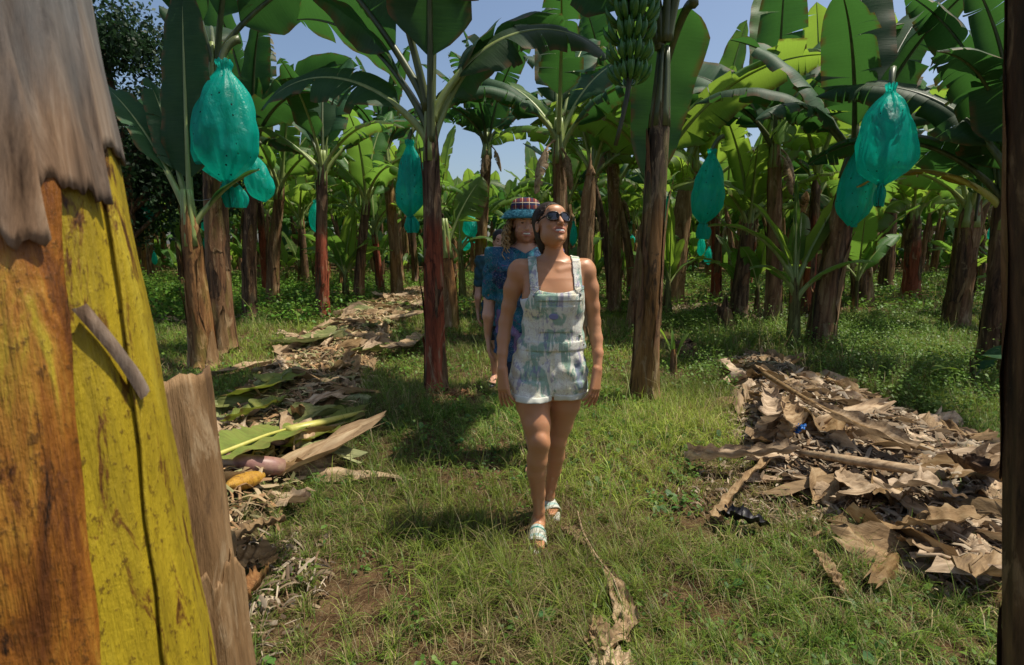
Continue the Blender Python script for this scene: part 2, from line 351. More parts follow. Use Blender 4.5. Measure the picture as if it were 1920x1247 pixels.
# ---------------- hanging bags
def bag_meshes(seed, H=.62, Wd=.15, neck=.10, flat=.8):
    r = np.random.default_rng(seed); n = 56; th = np.linspace(0, 2 * np.pi, n, endpoint=False); ph = r.uniform(0, 6, 8)
    prof = [(0, .030), (.03, .048), (.05, .026), (.09, .030), (.16, .42 * Wd), (.26, .66 * Wd), (.4, .86 * Wd), (.58, 1.0 * Wd), (.76, .98 * Wd), (.87, .78 * Wd), (.95, .42 * Wd), (1.0, .018)]
    s = np.linspace(0, 1, 46); rad = np.interp(s, [p[0] for p in prof], [p[1] for p in prof]); rad = np.convolve(np.pad(rad, 1, 'edge'), [.25, .5, .25], 'valid')
    rows = []
    for si, ra in zip(s, rad):
        pk = 1 - math.sin(math.pi * min(1, max(0, si))) ** .6
        wr = 1 + (.06 + .26 * pk) * (np.abs(np.sin(5.5 * th + ph[0] + 2 * si + .8 * np.sin(2 * th + ph[5]))) - .5) + .07 * np.sin(3 * th + ph[1] + 4 * si) + .05 * np.sin(17 * th + ph[2] - 5 * si) * (.4 + pk) + .045 * np.sin(5 * th + 9 * si + ph[3]) + .03 * np.sin(8 * th - 14 * si + ph[6])
        cxo = .02 * math.sin(si * 3 + ph[4]); rows.append(np.stack([cxo + np.cos(th) * ra * wr, np.sin(th) * ra * wr * flat, -si * H + .006 * np.sin(6 * th + ph[5])], -1))
    f = MB(); f.grid(rows, 0, wrap=True)
    tl = MB(); rows = []
    for j in range(12):
        q = j / 11; ra = .018 + .035 * math.sin(q * 2.4) * (1 - .2 * q); wr = 1 + .35 * np.sin(7 * th + ph[6] + 3 * q) + .2 * np.sin(13 * th)
        rows.append(np.stack([.02 * q + np.cos(th) * ra * wr, np.sin(th) * ra * wr * .5, 0 * th - H + .01 - q * .15 * (H / .62)], -1))
    tl.grid(rows, 0, wrap=True)
    kn = MB(); kn.tube([[0, 0, -H + .012], [0, 0, -H], [0, 0, -H - .012]], [.02, .024, .02], 10)
    stm = MB(); q = np.linspace(0, 1, 7); stm.tube(np.stack([.10 * q ** 1.5, .02 * q, .16 * np.sin(q * 1.4) - .04], -1), np.linspace(.016, .022, 7), 7)
    return f.mesh('film', [BAG]), tl.mesh('tail', [BAG]), kn.mesh('knot', [BAG]), stm.mesh('fruit_stalk', [PET_DARK])
_bags = {}
def bag(px, py, Y, Hpx, Wpx, label, seed=1, tail=True, rz=0, tilt=0, stalk=True, fruit=False):
    """px,py: top of the gathered neck in the photo; Y the distance it hangs at"""
    p = P(px, py, Y); H = P(px, py, Y)[2] - P(px, py + Hpx, Y)[2]; Wd = Wpx / 2 / F * Y * 1.03
    key = (seed, round(H / Wd, 1))
    if key not in _bags: _bags[key] = bag_meshes(seed, .62, .62 * Wd / H)
    f, tl, kn, st = _bags[key]; o = empty('banana_bag', p, rz); o.scale = (H / .62,) * 3; o.rotation_euler[1] = tilt
    link('film', f, o); link('knot', kn, o)
    if tail: link('tail', tl, o)
    if stalk: link('fruit_stalk', st, o)
    if fruit:
        bb = bunch(o, (0, 0, -.13), 3, seed, .03, 10, .50); bb.scale = (Wd * .62 / H / .15 * .80, Wd * .62 / H / .15 * .62, 1)
    tag(o, label, 'fruit bag', 'turquoise bags over banana bunches'); return o
# ---------------- ground
def axis(a, b, fine, far):
    v = [0.0]; 
    while v[-1] < far: v.append(v[-1] + (fine if v[-1] < b else fine * (1 + ((v[-1] - b) * .35 / fine) ** .9)))
    return np.array(v)
xa = axis(0, 4.5, .05, 700); X = np.concatenate([-xa[:0:-1], xa]); ya = axis(0, 9, .05, 900); Yg = np.concatenate([-axis(0, .5, .2, 300)[:0:-1], ya])
gx, gy = np.meshgrid(X, Yg); gz = gh(gx, gy)
b = MB(); b.grid(np.stack([gx, gy, gz], -1)); g = b.build('ground', [SOIL]); tag(g, 'brown soil with leaf crumbs under the grass', 'ground', kind='structure')
# ---------------- grass, thousands of curved blades in one object
SPOT = [(G(1440, 930), .55, .85), (G(1330, 980), .22, .6), (G(870, 745), .25, .8), (G(1150, 1010), .18, .6), (G(620, 1180), .4, .7), (G(1000, 1180), .25, .5), (G(1250, 640), .9, .6), (G(1180, 700), .35, .6), (G(1005, 1015), .17, 1.0), (G(1005, 1050), .12, .9), (G(1042, 965), .17, 1.0), (G(560, 1210), .25, .6), (G(900, 1230), .3, .6), (G(1300, 1100), .2, .6), (G(1400, 600), 1.2, .6)]
def bare(x, y):
    m = np.zeros_like(x)
    for c, rd, s in SPOT: m = np.maximum(m, s * np.exp(-((x - c[0]) ** 2 + (y - c[1]) ** 2) / rd ** 2))
    return m
def patch(x, y, s=1.0, o=0.0):
    return .5 + .25 * (np.sin(1.7 * s * x + 1.3 * np.sin(1.1 * s * y + o)) + np.sin(2.3 * s * y + 1.9 * np.sin(.8 * s * x + 2 + o)) * .9 + .4 * np.sin(5.1 * s * x + 3.7 * s * y + o))
def scatter(n, y0, y1, ex=.35):
    y = y0 + (y1 - y0) * rng.random(n * 2) ** .9; x = (rng.random(n * 2) * 2 - 1) * (y * .99 + ex)
    k = rng.random(n * 2) < (y * .99 + ex) / (y1 * .99 + ex); return x[k], y[k]
def blades(x, y, h, wd, seg, colr, bend):
    n = len(x); az = rng.random(n) * 2 * np.pi; b = bend * rng.uniform(.3, 1.3, n); dirx, diry = np.cos(az), np.sin(az)
    z0 = gh(x, y) - .004; V = []; 
    px, py = -diry, dirx
    for j in range(seg + 1):
        t_ = j / seg; a = b * t_; L = h * t_
        ox = L * np.sin(a) * .9; oz = L * np.cos(np.minimum(a, 1.45)) ; ww = wd * (1 - t_) ** .7 * (.6 + .4 * min(1, t_ * 4)) / 2
        cxp = x + dirx * ox; cyp = y + diry * ox; cz = z0 + oz
        if j < seg:
            V.append(np.stack([cxp + px * ww, cyp + py * ww, cz], -1)); V.append(np.stack([cxp - px * ww, cyp - py * ww, cz], -1))
        else: V.append(np.stack([cxp, cyp, cz], -1))
    V = np.stack(V, 1); nv = V.shape[1]; base = (np.arange(n) * nv)[:, None]
    q = np.concatenate([base + np.array([[2 * j, 2 * j + 1, 2 * j + 3, 2 * j + 2]]) for j in range(seg - 1)], 0) if seg > 1 else np.zeros((0, 4), int)
    tr = base + np.array([[2 * seg - 2, 2 * seg - 1, 2 * seg]])
    return V.reshape(-1, 3), q, tr, np.repeat(colr, nv, 0)
def gcol(x, y):
    n = len(x); p = patch(x, y, .9); p2 = patch(x, y, 2.6, 3)
    a = np.array([.095, .185, .024]); b_ = np.array([.29, .36, .05]); s = np.array([.42, .34, .16]); d = np.array([.16, .10, .045])
    f = np.clip(p + rng.normal(0, .3, n), 0, 1)[:, None]; c = a * (1 - f) + b_ * f
    straw = rng.random(n) < (.18 + .42 * np.clip(p2 - .4, 0, 1) + .5 * bare(x, y)); c[straw] = s * rng.uniform(.55, 1.1, (straw.sum(), 1))
    dk = straw & (rng.random(n) < .3); c[dk] = d
    c = c * (.50 + .95 * np.clip(patch(x, y, .75, 4), 0, 1))[:, None]; return np.concatenate([c * rng.uniform(.75, 1.25, (n, 1)), np.ones((n, 1))], 1)  # broad value swings: natural variety, plus sunlit patches put into the blade colour
parts = []
for n, y0, y1, h0, w0, seg, bend in [(95000, .9, 2.6, .078, .0032, 3, 1.3), (130000, 2.4, 5.5, .09, .0042, 2, 1.2), (110000, 5.2, 11, .10, .008, 2, 1.0), (70000, 10.5, 26, .16, .02, 1, .8)]:
    x, y = scatter(n, y0, y1)
    # clumping
    cx_ = x + .05 * np.sin(37 * x + 11 * y); cy_ = y + .05 * np.sin(31 * y - 17 * x)
    keep = rng.random(len(x)) > np.clip(bare(x, y) * 1.05 + (heapL(x, y) > .12) * .93 + (heapR(x, y) > .10) * .93 + .55 * (patch(x, y, 3.1, 1) < .36), 0, .97)
    x, y = cx_[keep], cy_[keep]
    hh = h0 * rng.lognormal(0, .42, len(x)) * (.6 + .9 * np.clip(patch(x, y, 1.3, 5), 0, 1)) 
    hh *= 1 + .9 * np.exp(-((x - 3.6) ** 2 / 2.2 + (y - 6.8) ** 2 / 6)); 
    parts.append(blades(x, y, hh, w0 * rng.uniform(.6, 1.5, len(x)), seg, gcol(x, y), bend))
# larger arching blades in tufts
tx, ty = scatter(800, 1.0, 7.5); k = (heapL(tx, ty) < .1) & (heapR(tx, ty) < .08) & (bare(tx, ty) < .3); tx, ty = tx[k], ty[k]
tx = np.repeat(tx, 12) + rng.normal(0, .02, len(tx) * 12); ty = np.repeat(ty, 12) + rng.normal(0, .02, len(ty) * 12); cc = gcol(tx, ty); cc[:, :3] *= 1.15
parts.append(blades(tx, ty, rng.uniform(.12, .28, len(tx)), rng.uniform(.004, .008, len(tx)), 5, cc, 1.9))
# dead straw lying flat
sx, sy = scatter(9000, 1.0, 6.5); cc = np.ones((len(sx), 4)); cc[:, :3] = np.array([.34, .26, .14]) * rng.uniform(.4, 1.2, (len(sx), 1))
parts.append(blades(sx, sy, rng.uniform(.05, .20, len(sx)), np.full(len(sx), .0035), 4, cc, 2.4))
def merge(parts):
    V, Q, T, C = [], [], [], []; n = 0
    for v, q, tr, c in parts:
        V.append(v); Q.append(q + n); T.append(tr + n); C.append(c); n += len(v)
    return np.concatenate(V), np.concatenate(Q), np.concatenate(T), np.concatenate(C)
V, Q, T, C = merge(parts)
o = link('grass', mesh_np('grass', V, Q if len(Q) else None, T, [GRASS], attr=C)); tag(o, 'green and straw coloured grass over the plantation floor', 'grass', kind='stuff')
# ---------------- weeds: small broad leaves on short stems
def weeds(n, y0, y1, ls, hh, nl, cl, region=None, seed=0):
    x, y = scatter(n, y0, y1)
    k = (heapL(x, y) < .12) & (heapR(x, y) < .08) & (rng.random(len(x)) < np.clip(patch(x, y, 1.1, 9) * 1.5 - .1, .1, 1))
    if region is not None: k &= region(x, y)
    k &= bare(x, y) < .5; x, y = x[k], y[k]; m = len(x); x = np.repeat(x, nl); y = np.repeat(y, nl); hs = np.repeat(hh * rng.lognormal(0, .35, m), nl); N = len(x)
    az = rng.random(N) * 6.283; lv = rng.random(N); rr = hs * .45 * rng.random(N) + .01; cx_ = x + np.cos(az) * rr; cy_ = y + np.sin(az) * rr; cz = gh(x, y) + hs * (.25 + .75 * lv)
    L = ls * rng.uniform(.6, 1.4, N); el = rng.normal(.1, .45, N); d = np.stack([np.cos(az) * np.cos(el), np.sin(az) * np.cos(el), np.sin(el)], -1); s = np.stack([-np.sin(az), np.cos(az), rng.normal(0, .3, N)], -1)
    c = np.stack([cx_, cy_, cz], -1); L = L[:, None]
    up = np.array([0, 0, 1]) * L
    V = np.stack([c, c + d * L * .28 + s * L * .30 + up * .08, c + d * L * .68 + s * L * .25 + up * .05, c + d * L - up * .15, c + d * L * .68 - s * L * .25 + up * .05, c + d * L * .28 - s * L * .30 + up * .08, c + d * L * .5], 1).reshape(-1, 3)
    q = ((np.arange(N) * 7)[:, None, None] + np.array([[0, 1, 2, 6], [6, 2, 3, 4], [0, 6, 4, 5]])[None]).reshape(-1, 4)
    cc = np.ones((N, 4)); f = rng.random((N, 1)); cc[:, :3] = (np.array(cl) * (1 - f) + np.array([.15, .24, .03]) * f) * np.repeat(rng.uniform(.6, 1.25, m), nl)[:, None]
    # stems
    return V, q, np.zeros((0, 3), int), np.repeat(cc, 7, 0)
ps = [weeds(3600, 1.0, 4.5, .022, .045, 8, (.05, .13, .022)), weeds(260, 1.0, 5, .05, .06, 6, (.05, .15, .04)), weeds(5200, 4.2, 11, .035, .09, 9, (.10, .21, .03)),
      weeds(6500, 4.0, 10, .030, .22, 22, (.12, .23, .04), lambda x, y: (x > 1.9 + .15 * (y - 5)) & (x < 6.5) & (heapR(x, y) < .05)),
      weeds(7000, 10, 24, .08, .22, 8, (.12, .26, .03)),
      weeds(5200, 9, 17, .07, .3, 9, (.10, .27, .03), lambda x, y: x < -3.4)]
V, Q, T, C = merge(ps)
o = link('ground_cover', mesh_np('ground_cover', V, Q, None, [WEED], attr=C)); tag(o, 'small broad leaved weeds growing through the grass', 'weeds', kind='stuff')
# ---------------- banana plants
def add_leaf(parent, seed, az, start, mats=(LEAF_D, RIB), lname='leaf', **k):
    lam, rib, C = leaf_geo(seed=seed, **k)
    l = lam.build(lname, [mats[0]], parent); l.location = start; l.rotation_euler = (0, 0, R(az)); rib.build('midrib', [mats[1]], l); return l
def dead_leaf(parent, start, az, seed, L=.7):
    """brown leaf hanging down the trunk"""
    lam, rib, C = leaf_geo(L=L, pet=.25, W=.30, e0=20, e1=-89, seed=seed, tear=1.2, droop=1.3, r0=.022, bendp=.35)
    l = lam.build('dead_leaf', [DRYG], parent); l.location = start; l.rotation_euler = (0, 0, R(az)); rib.build('midrib', [DRY], l); return l
def plant(basepx, toppx, wb, wt, style, leaves, label, seed, Y=None, dY=0.0, group=None, mats=(LEAF_D, RIB), plates=16, dead=0, cat='banana plant', **k):
    """basepx, toppx: trunk foot and crown in the photo; wb, wt widths in photo pixels"""
    b = G(*basepx) if Y is None else P(basepx[0], basepx[1], Y)
    b = np.array([b[0], b[1], 0.0]) if Y is None else np.array([b[0], Y, 0.0]); b[2] = float(gh(b[0], b[1])) * .6
    Yt = b[1] + dY; tp = P(toppx[0], toppx[1], Yt); h = tp[2] - b[2]; lean = (tp[0] - b[0], dY)
    root = empty('banana_plant', b)
    r0 = .88 * wb / 2 / F * b[1]; r1 = .92 * wt / 2 / F * Yt
    t_, cen = trunk(root, h, r0, r1, lean, style, seed, plates, **k)
    r = np.random.default_rng(seed)
    for i, lf in enumerate(leaves):
        kk = dict(lf); az = kk.pop('az'); m = kk.pop('m', mats); dz = kk.pop('dz', r.uniform(-.32, -.05)); st = cen(h + dz); a = R(az)
        st = st + np.array([math.cos(a), math.sin(a), 0]) * r1 * .45 + np.array(kk.pop('off', (0, 0, 0)))
        add_leaf(root, seed * 31 + i, az, st, m, **kk)
    for i in range(dead): dead_leaf(root, cen(h - .15 - .1 * i), r.uniform(-160, -20), seed + i * 7, r.uniform(.45, .7))
    # unopened leaf and petiole bases wrapping the crown
    mb = MB(); c0 = cen(h - .45)
    for i in range(6):
        a = i * 1.05 + seed; q = np.linspace(0, 1, 6)
        mb.tube(np.stack([c0[0] + (cen(h)[0] - c0[0]) * q + np.cos(a) * (r1 * .75 * (1 - .35 * q)), c0[1] + (cen(h)[1] - c0[1]) * q + np.sin(a) * (r1 * .75 * (1 - .35 * q)), c0[2] + q * .62], -1), r1 * .52 * (1 - .6 * q), 7)
    mb.build('petiole_base', [mats[1] if mats[1] is not RIB_Y else RIB], root)
    tag(root, label, cat, group); return root, cen, h
def auto(n, seed, e=(42, 86), L=(1.6, 2.3), tear=.65, droop=(.2, .7), az0=None, W=(.58, .78), e1=(-45, 50), m=None, skip=None):
    r = np.random.default_rng(seed); out = []; a0 = r.uniform(0, 360) if az0 is None else az0
    for i in range(n):
        q = i / max(1, n - 1); az = (a0 + i * 137.5 + r.normal(0, 12)) % 360
        if skip and skip[0] < az < skip[1]: continue
        d = dict(az=az, e0=e[0] + (e[1] - e[0]) * q, e1=e1[0] + (e1[1] - e1[0]) * q + r.normal(0, 10), L=r.uniform(*L), pet=r.uniform(.3, .5), W=r.uniform(*W), tear=tear * r.uniform(.3, 1.8), droop=r.uniform(*droop), sway=.3, roll=r.uniform(-.8, .8))
        if m: d['m'] = m
        out.append(d)
    return out
U = (LEAF_D, PET_DARK); Mm = (LEAF_M, RIB); Yy = (LEAF_Y, RIB)
# main plant left of the woman
D, cD, hD = plant((818, 735), (806, 205), 44, 26, 'red', [
    dict(az=176, e0=60, e1=22, L=2.1, pet=.62, W=.95, tear=.03, droop=.25, sway=.1, roll=-.75, m=U, dz=-.02),
    dict(az=-150, e0=76, e1=55, L=1.9, pet=.7, W=.72, tear=.1, droop=.2, roll=-.3, m=U, dz=-.0),
    dict(az=70, e0=84, e1=70, L=1.8, pet=.75, W=.62, tear=.05, droop=.2, m=U, dz=-.0),
    dict(az=8, e0=60, e1=-42, L=1.6, pet=.45, W=.66, tear=.35, droop=.55, roll=-.75, dz=-.10),
    dict(az=150, e0=58, e1=5, L=1.6, pet=.5, W=.75, tear=.1, droop=.3, roll=-.6, dz=-.2, m=U),
    dict(az=172, e0=48, e1=-45, L=1.5, pet=.45, W=.62, tear=.3, droop=.5, roll=.8, dz=-.3),
    dict(az=40, e0=66, e1=0, L=1.7, pet=.5, W=.7, tear=.4, droop=.5, roll=.7),
    dict(az=-75, e0=82, e1=60, L=1.7, pet=.7, W=.7, tear=.2, droop=.3, m=U)],
    'tall banana plant with a red lower trunk, left of the walking woman', 11)
plant((847, 622), (832, 430), 30, 24, 'orange', auto(3, 12, (20, 70), (.7, 1.2), m=Mm), 'slanting tan banana trunk just behind the red trunk', 12, plates=8)
# pair of trunks at the left with the big bag
plant((383, 690), (352, 385), 52, 30, 'orange', [
    dict(az=160, e0=62, e1=30, L=1.5, pet=.5, W=.42, tear=.1, droop=.2),
    dict(az=85, e0=86, e1=83, L=2.1, pet=.35, W=.62, tear=.0, droop=.15, fold=.1, sway=.05, dz=-.05),
    dict(az=135, e0=70, e1=50, L=1.3, pet=.5, W=.4, tear=.2, droop=.3),
    dict(az=20, e0=55, e1=20, L=.7, pet=.3, W=.25, tear=.1, droop=.3)], 'slim orange streaked banana plant tied to the thick trunk at left', 13, plates=10)
plant((418, 665), (405, 110), 54, 32, 'brown', [
    dict(az=15, e0=52, e1=-8, L=2.0, pet=.5, W=.9, tear=.05, droop=.35, roll=.6, m=U, dz=.0),
    dict(az=-35, e0=72, e1=20, L=2.0, pet=.5, W=.75, tear=.1, droop=.4, m=U, dz=-.05),
    dict(az=-110, e0=78, e1=30, L=1.9, pet=.5, W=.7, tear=.1, droop=.3, m=U),
    dict(az=120, e0=60, e1=-75, L=1.7, pet=.4, W=.62, tear=.15, droop=.5, m=U),
    dict(az=175, e0=75, e1=-30, L=2.0, pet=.4, W=.7, tear=.2, droop=.5, m=U)],
    'thick tan banana trunk behind the large left bag', 14, plates=18)
# row plants on the left
plant((606, 598), (606, 300), 28, 17, 'red', [
    dict(az=150, e0=66, e1=25, L=1.9, pet=.5, W=.62, tear=.2, droop=.35, m=U), dict(az=100, e0=82, e1=50, L=1.8, pet=.5, W=.7, tear=.1, droop=.2, m=U),
    dict(az=65, e0=78, e1=55, L=1.9, pet=.5, W=.7, tear=.2, droop=.3), dict(az=20, e0=55, e1=-20, L=2.0, pet=.6, W=.7, tear=.3, droop=.6),
    dict(az=-20, e0=50, e1=-30, L=1.5, pet=.5, W=.55, tear=.5, droop=.7, m=Mm), dict(az=200, e0=50, e1=-15, L=1.6, pet=.5, W=.55, tear=.5, droop=.7, m=Mm),
    dict(az=-100, e0=70, e1=30, L=1.4, pet=.5, W=.55, tear=.4, droop=.5), dict(az=175, e0=45, e1=-35, L=1.7, pet=.5, W=.6, tear=.6, droop=.8)],
    'slender banana plant with fanned crown beside the small bag, left clearing', 15)
plant((513, 575), (528, 335), 26, 18, 'brown', auto(8, 16, m=Mm), 'brown banana plant rising from the stub at the left clearing edge', 16)
plant((673, 572), (690, 365), 22, 14, 'dark', auto(7, 17, m=Mm), 'dark scaly banana plant just right of the slender red stemmed one', 17)
plant((714, 556), (700, 425), 17, 11, 'red', auto(6, 18, (45, 85), (.8, 1.3), W=(.3, .4), m=Yy), 'short young banana plant with a red stem left of the main trunk', 18, plates=6)
plant((575, 545), (563, 400), 16, 11, 'dark', auto(7, 19, m=Yy), 'thin dark banana stem between the two left clearing plants', 19, plates=6)
plant((748, 540), (745, 380), 22, 14, 'brown', auto(7, 20, m=Mm), 'pair stemmed banana plant beneath the long bag', 20, plates=8)
# behind and right of the woman
plant((1052, 640), (1047, 245), 36, 24, 'brown', [
    dict(az=100, e0=80, e1=50, L=1.8, pet=.5, W=.6, tear=.4, droop=.4), dict(az=160, e0=60, e1=-40, L=1.9, pet=.4, W=.65, tear=.9, droop=1.0),
    dict(az=25, e0=66, e1=-10, L=1.8, pet=.5, W=.65, tear=.4, droop=.6), dict(az=-30, e0=60, e1=-50, L=1.6, pet=.4, W=.6, tear=.9, droop=1.1),
    dict(az=200, e0=50, e1=-55, L=1.6, pet=.4, W=.6, tear=1.0, droop=1.2), dict(az=-90, e0=74, e1=15, L=1.5, pet=.5, W=.6, tear=.5, droop=.6), dict(az=60, e0=74, e1=20, L=1.9, pet=.5, W=.65, tear=.3, droop=.5)],
    'banana plant with a shaggy crown directly behind the woman', 21, dead=2)
def stump(bp, tp, wb, wt, style, label, seed, Y=None, name='dead_trunk', cat='tree stump', flat=False, **k):
    b = G(*bp) if Y is None else P(bp[0], bp[1], Y); b[2] = 0; Yb = b[1]; tpt = P(tp[0], tp[1], Yb); h = tpt[2]
    mb, cen = trunk_mb(h, wb / 2 / F * Yb, wt / 2 / F * Yb, (tpt[0] - b[0], 0), seed, plates=k.pop('plates', 12), **k)
    mats = {'dark': ['dark', 'brown', 'dark'], 'brown': ['brown', 'dark', 'tan'], 'tan': ['tan', 'tan', 'tan'], 'orange': ['tan', 'brown', 'orange']}[style]
    r1 = wt / 2 / F * Yb; r = np.random.default_rng(seed)
    root = empty(name, b); mb.build('trunk', [BK[m] for m in mats], root)
    c = cen(h); th = np.linspace(0, 6.283, 20, endpoint=False); cp = MB()
    if flat:
        cp.grid([c + np.stack([np.cos(th) * r1 * q, np.sin(th) * r1 * q, 0 * th + (.03 * np.sin(th * 3 + q * 5) * q) - .02 * (1 - q)], -1) for q in (1.0, .8, .55, .3, .02)], 0, wrap=True)
    else:
        for i in range(9):
            a = r.uniform(0, 6.28); q = np.linspace(0, 1, 5); s0 = r1 * r.uniform(.2, .8)
            cp.tube(np.stack([c[0] + np.cos(a) * s0 * (1 - q * .6), c[1] + np.sin(a) * s0 * (1 - q * .6), c[2] - .08 + q * r.uniform(.12, .3)], -1), r1 * .35 * (1 - q * .85), 6, 0)
    cp.build('cut_top' if flat else 'frayed_top', [BK[mats[0]]], root); return tag(root, label, cat)
stump((1088, 640), (1108, 318), 33, 23, 'tan', 'bare dead trunk with a frayed top just right of the woman', 22)
# big plant right of the woman with the green bunch
Gp, cG, hG = plant((1208, 757), (1243, 130), 56, 34, 'big', [
    dict(az=70, e0=80, e1=40, L=1.9, pet=.5, W=.8, tear=.1, droop=.3, m=U, dz=.25),
    dict(az=100, e0=30, e1=-89, L=1.5, pet=.12, W=.64, tear=.04, droop=.12, fold=.05, sway=.0, bendp=.28, m=U, dz=.05, off=(.24, .0, .45)),
    dict(az=178, e0=55, e1=-50, L=1.7, pet=.4, W=.66, tear=.6, droop=.6, roll=-.6, m=U, dz=.15),
    dict(az=-60, e0=76, e1=25, L=2.0, pet=.5, W=.8, tear=.1, droop=.4, m=U, dz=.2),
    dict(az=-150, e0=74, e1=20, L=2.0, pet=.5, W=.8, tear=.2, droop=.5, m=U, dz=.2),
    dict(az=175, e0=68, e1=10, L=1.8, pet=.45, W=.7, tear=.3, droop=.5, m=U, dz=.25),
    dict(az=120, e0=70, e1=10, L=2.0, pet=.5, W=.75, tear=.4, droop=.6, m=U, dz=.2),
    dict(az=-100, e0=80, e1=45, L=1.9, pet=.5, W=.75, tear=.1, droop=.4, m=U, dz=.2)],
    'largest dark trunked banana plant carrying an uncovered green bunch', 23, plates=22, mats=U)
btop = P(1186, -22, 4.45) - np.array(Gp.location)
bunch(Gp, btop, 5, 3, .09, 14, 1.12, 0.4)
mb = MB(); q = np.linspace(0, 1, 10); c0 = cG(hG + .2); mb.tube([c0 * (1 - a) + (btop + [0, 0, .0]) * a + np.array([0, 0, .22]) * math.sin(a * math.pi) for a in q], .032, 8); mb.build('bunch_stalk', [STEMD], Gp)
plant((1262, 572), (1300, 285), 40, 30, 'tan', auto(8, 24, (30, 82), (1.4, 2.0), m=Mm), 'leaning tan trunked banana plant beside the single right bag', 24, dY=.2, plates=18)
plant((1383, 597), (1408, 395), 36, 22, 'dark', auto(8, 25, (40, 85), (1.5, 2.0), m=Yy), 'leaning banana plant with broad bright leaves above the burnt stub', 25)
stump((1362, 620), (1358, 575), 30, 20, 'dark', 'short burnt stub at the foot of the leaning plant', 26, plates=6)
stump((1282, 665), (1283, 640), 42, 36, 'dark', 'low black stump in the grass right of the largest trunk', 27, plates=5, flat=True)
plant((1487, 655), (1490, 520), 26, 15, 'green', [
    dict(az=175, e0=62, e1=-12, L=1.25, pet=.25, W=.32, tear=.0, droop=.2, m=Yy), dict(az=165, e0=74, e1=40, L=1.0, pet=.25, W=.34, tear=0, droop=.2, m=Yy),
    dict(az=15, e0=66, e1=52, L=1.6, pet=.3, W=.36, tear=.0, droop=.2, m=Yy), dict(az=100, e0=86, e1=80, L=1.0, pet=.6, W=.10, tear=0, droop=0, m=Mm),
    dict(az=-40, e0=60, e1=-10, L=.8, pet=.25, W=.25, tear=.2, droop=.5, m=Yy), dict(az=205, e0=45, e1=-20, L=.9, pet=.2, W=.2, tear=.1, droop=.4, m=Mm), dict(az=60, e0=70, e1=20, L=1.0, pet=.3, W=.3, tear=.3, droop=.5, m=Mm)],
    'young banana plant with narrow pale leaves beside the large right bags', 28, plates=6)
K_, cK, hK = plant((1537, 655), (1612, 265), 54, 36, 'brown', [
    dict(az=140, e0=68, e1=20, L=2.0, pet=.5, W=.75, tear=.3, droop=.5, m=U), dict(az=75, e0=80, e1=62, L=2.2, pet=.55, W=.85, tear=.05, droop=.2, m=U),
    dict(az=30, e0=68, e1=30, L=2.2, pet=.55, W=.85, tear=.1, droop=.35, m=U), dict(az=170, e0=55, e1=-30, L=1.9, pet=.45, W=.7, tear=.5, droop=.7),
    dict(az=-10, e0=48, e1=-25, L=1.8, pet=.5, W=.65, tear=.3, droop=.5), dict(az=-130, e0=70, e1=20, L=1.7, pet=.5, W=.7, tear=.3, droop=.5, m=U),
    dict(az=200, e0=40, e1=-40, L=1.5, pet=.5, W=.55, tear=.8, droop=.9), dict(az=-60, e0=76, e1=25, L=1.8, pet=.5, W=.7, tear=.2, droop=.5, m=U)],
    'banana plant with a scaly leaning trunk holding the large right bag', 29, dY=-.1, plates=22, mats=U)
plant((1616, 572), (1600, 440), 40, 30, 'brown', auto(8, 30, m=Mm), 'shaggy leaning banana plant behind the large right bags', 30, dead=3)
plant((1706, 560), (1712, 395), 34, 24, 'red', auto(8, 31, m=Yy), 'banana plant with long shiny leaves in the right hand aisle', 31)
N_, cN, hN = plant((1790, 615), (1822, 375), 46, 38, 'brown', auto(8, 32, (35, 82), (1.6, 2.1), m=Mm), 'thick banana plant with a small uncovered bunch, right side', 32, plates=18)
bunch(N_, P(1842, 318, 8.6) - np.array(N_.location), 3, 5, .07, 11, .9)
plant((1852, 700), (1888, 350), 46, 34, 'dark', [
    dict(az=165, e0=42, e1=-38, L=1.25, pet=.3, W=.16, tear=.6, droop=.9, m=(LEAF_OLD, RIB_Y), dz=-.25)] + auto(6, 33, (50, 82), (1.6, 2.2), W=(.6, .8), m=U),
    'dark banana plant with one arching yellowed leaf, far right', 33)
plant((1893, 720), (1905, 330), 40, 34, 'brown', auto(5, 34, (55, 82), (1.6, 2.0), m=U), 'brown trunk close against the dark right hand plant', 34)
plant((1446, 612), (1452, 262), 34, 22, 'brown', [
    dict(az=150, e0=62, e1=-5, L=2.3, pet=.5, W=.85, tear=.5, droop=.5, roll=.8, m=U), dict(az=100, e0=84, e1=65, L=2.3, pet=.5, W=.85, tear=.2, droop=.2, m=Mm), dict(az=40, e0=70, e1=20, L=2.3, pet=.5, W=.8, tear=.5, droop=.5, roll=.5, m=U),
    dict(az=185, e0=50, e1=-45, L=2.0, pet=.5, W=.75, tear=.9, droop=.8, roll=-.6, m=U), dict(az=-60, e0=66, e1=-5, L=1.9, pet=.5, W=.7, tear=.9, droop=.8), dict(az=-120, e0=80, e1=50, L=2.1, pet=.5, W=.8, tear=.3, droop=.3, m=U), dict(az=0, e0=48, e1=-40, L=1.8, pet=.5, W=.7, tear=1.0, droop=.9)],
    'tall wind torn banana plant standing between the tailed bag and the round bag', 61, dead=2)
plant((470, 600), (478, 262), 30, 20, 'dark', auto(9, 62, (48, 88), (1.9, 2.4), W=(.7, .9), tear=.7, m=U), 'banana plant with a high ragged crown between the big bag and the slender plant', 62, dead=1)
plant((900, 560), (915, 262), 26, 18, 'brown', auto(9, 63, (48, 88), (2.1, 2.6), W=(.7, .9), tear=.9, m=U), 'tall ragged banana plant far behind the red trunk and the hat', 63, dead=3)
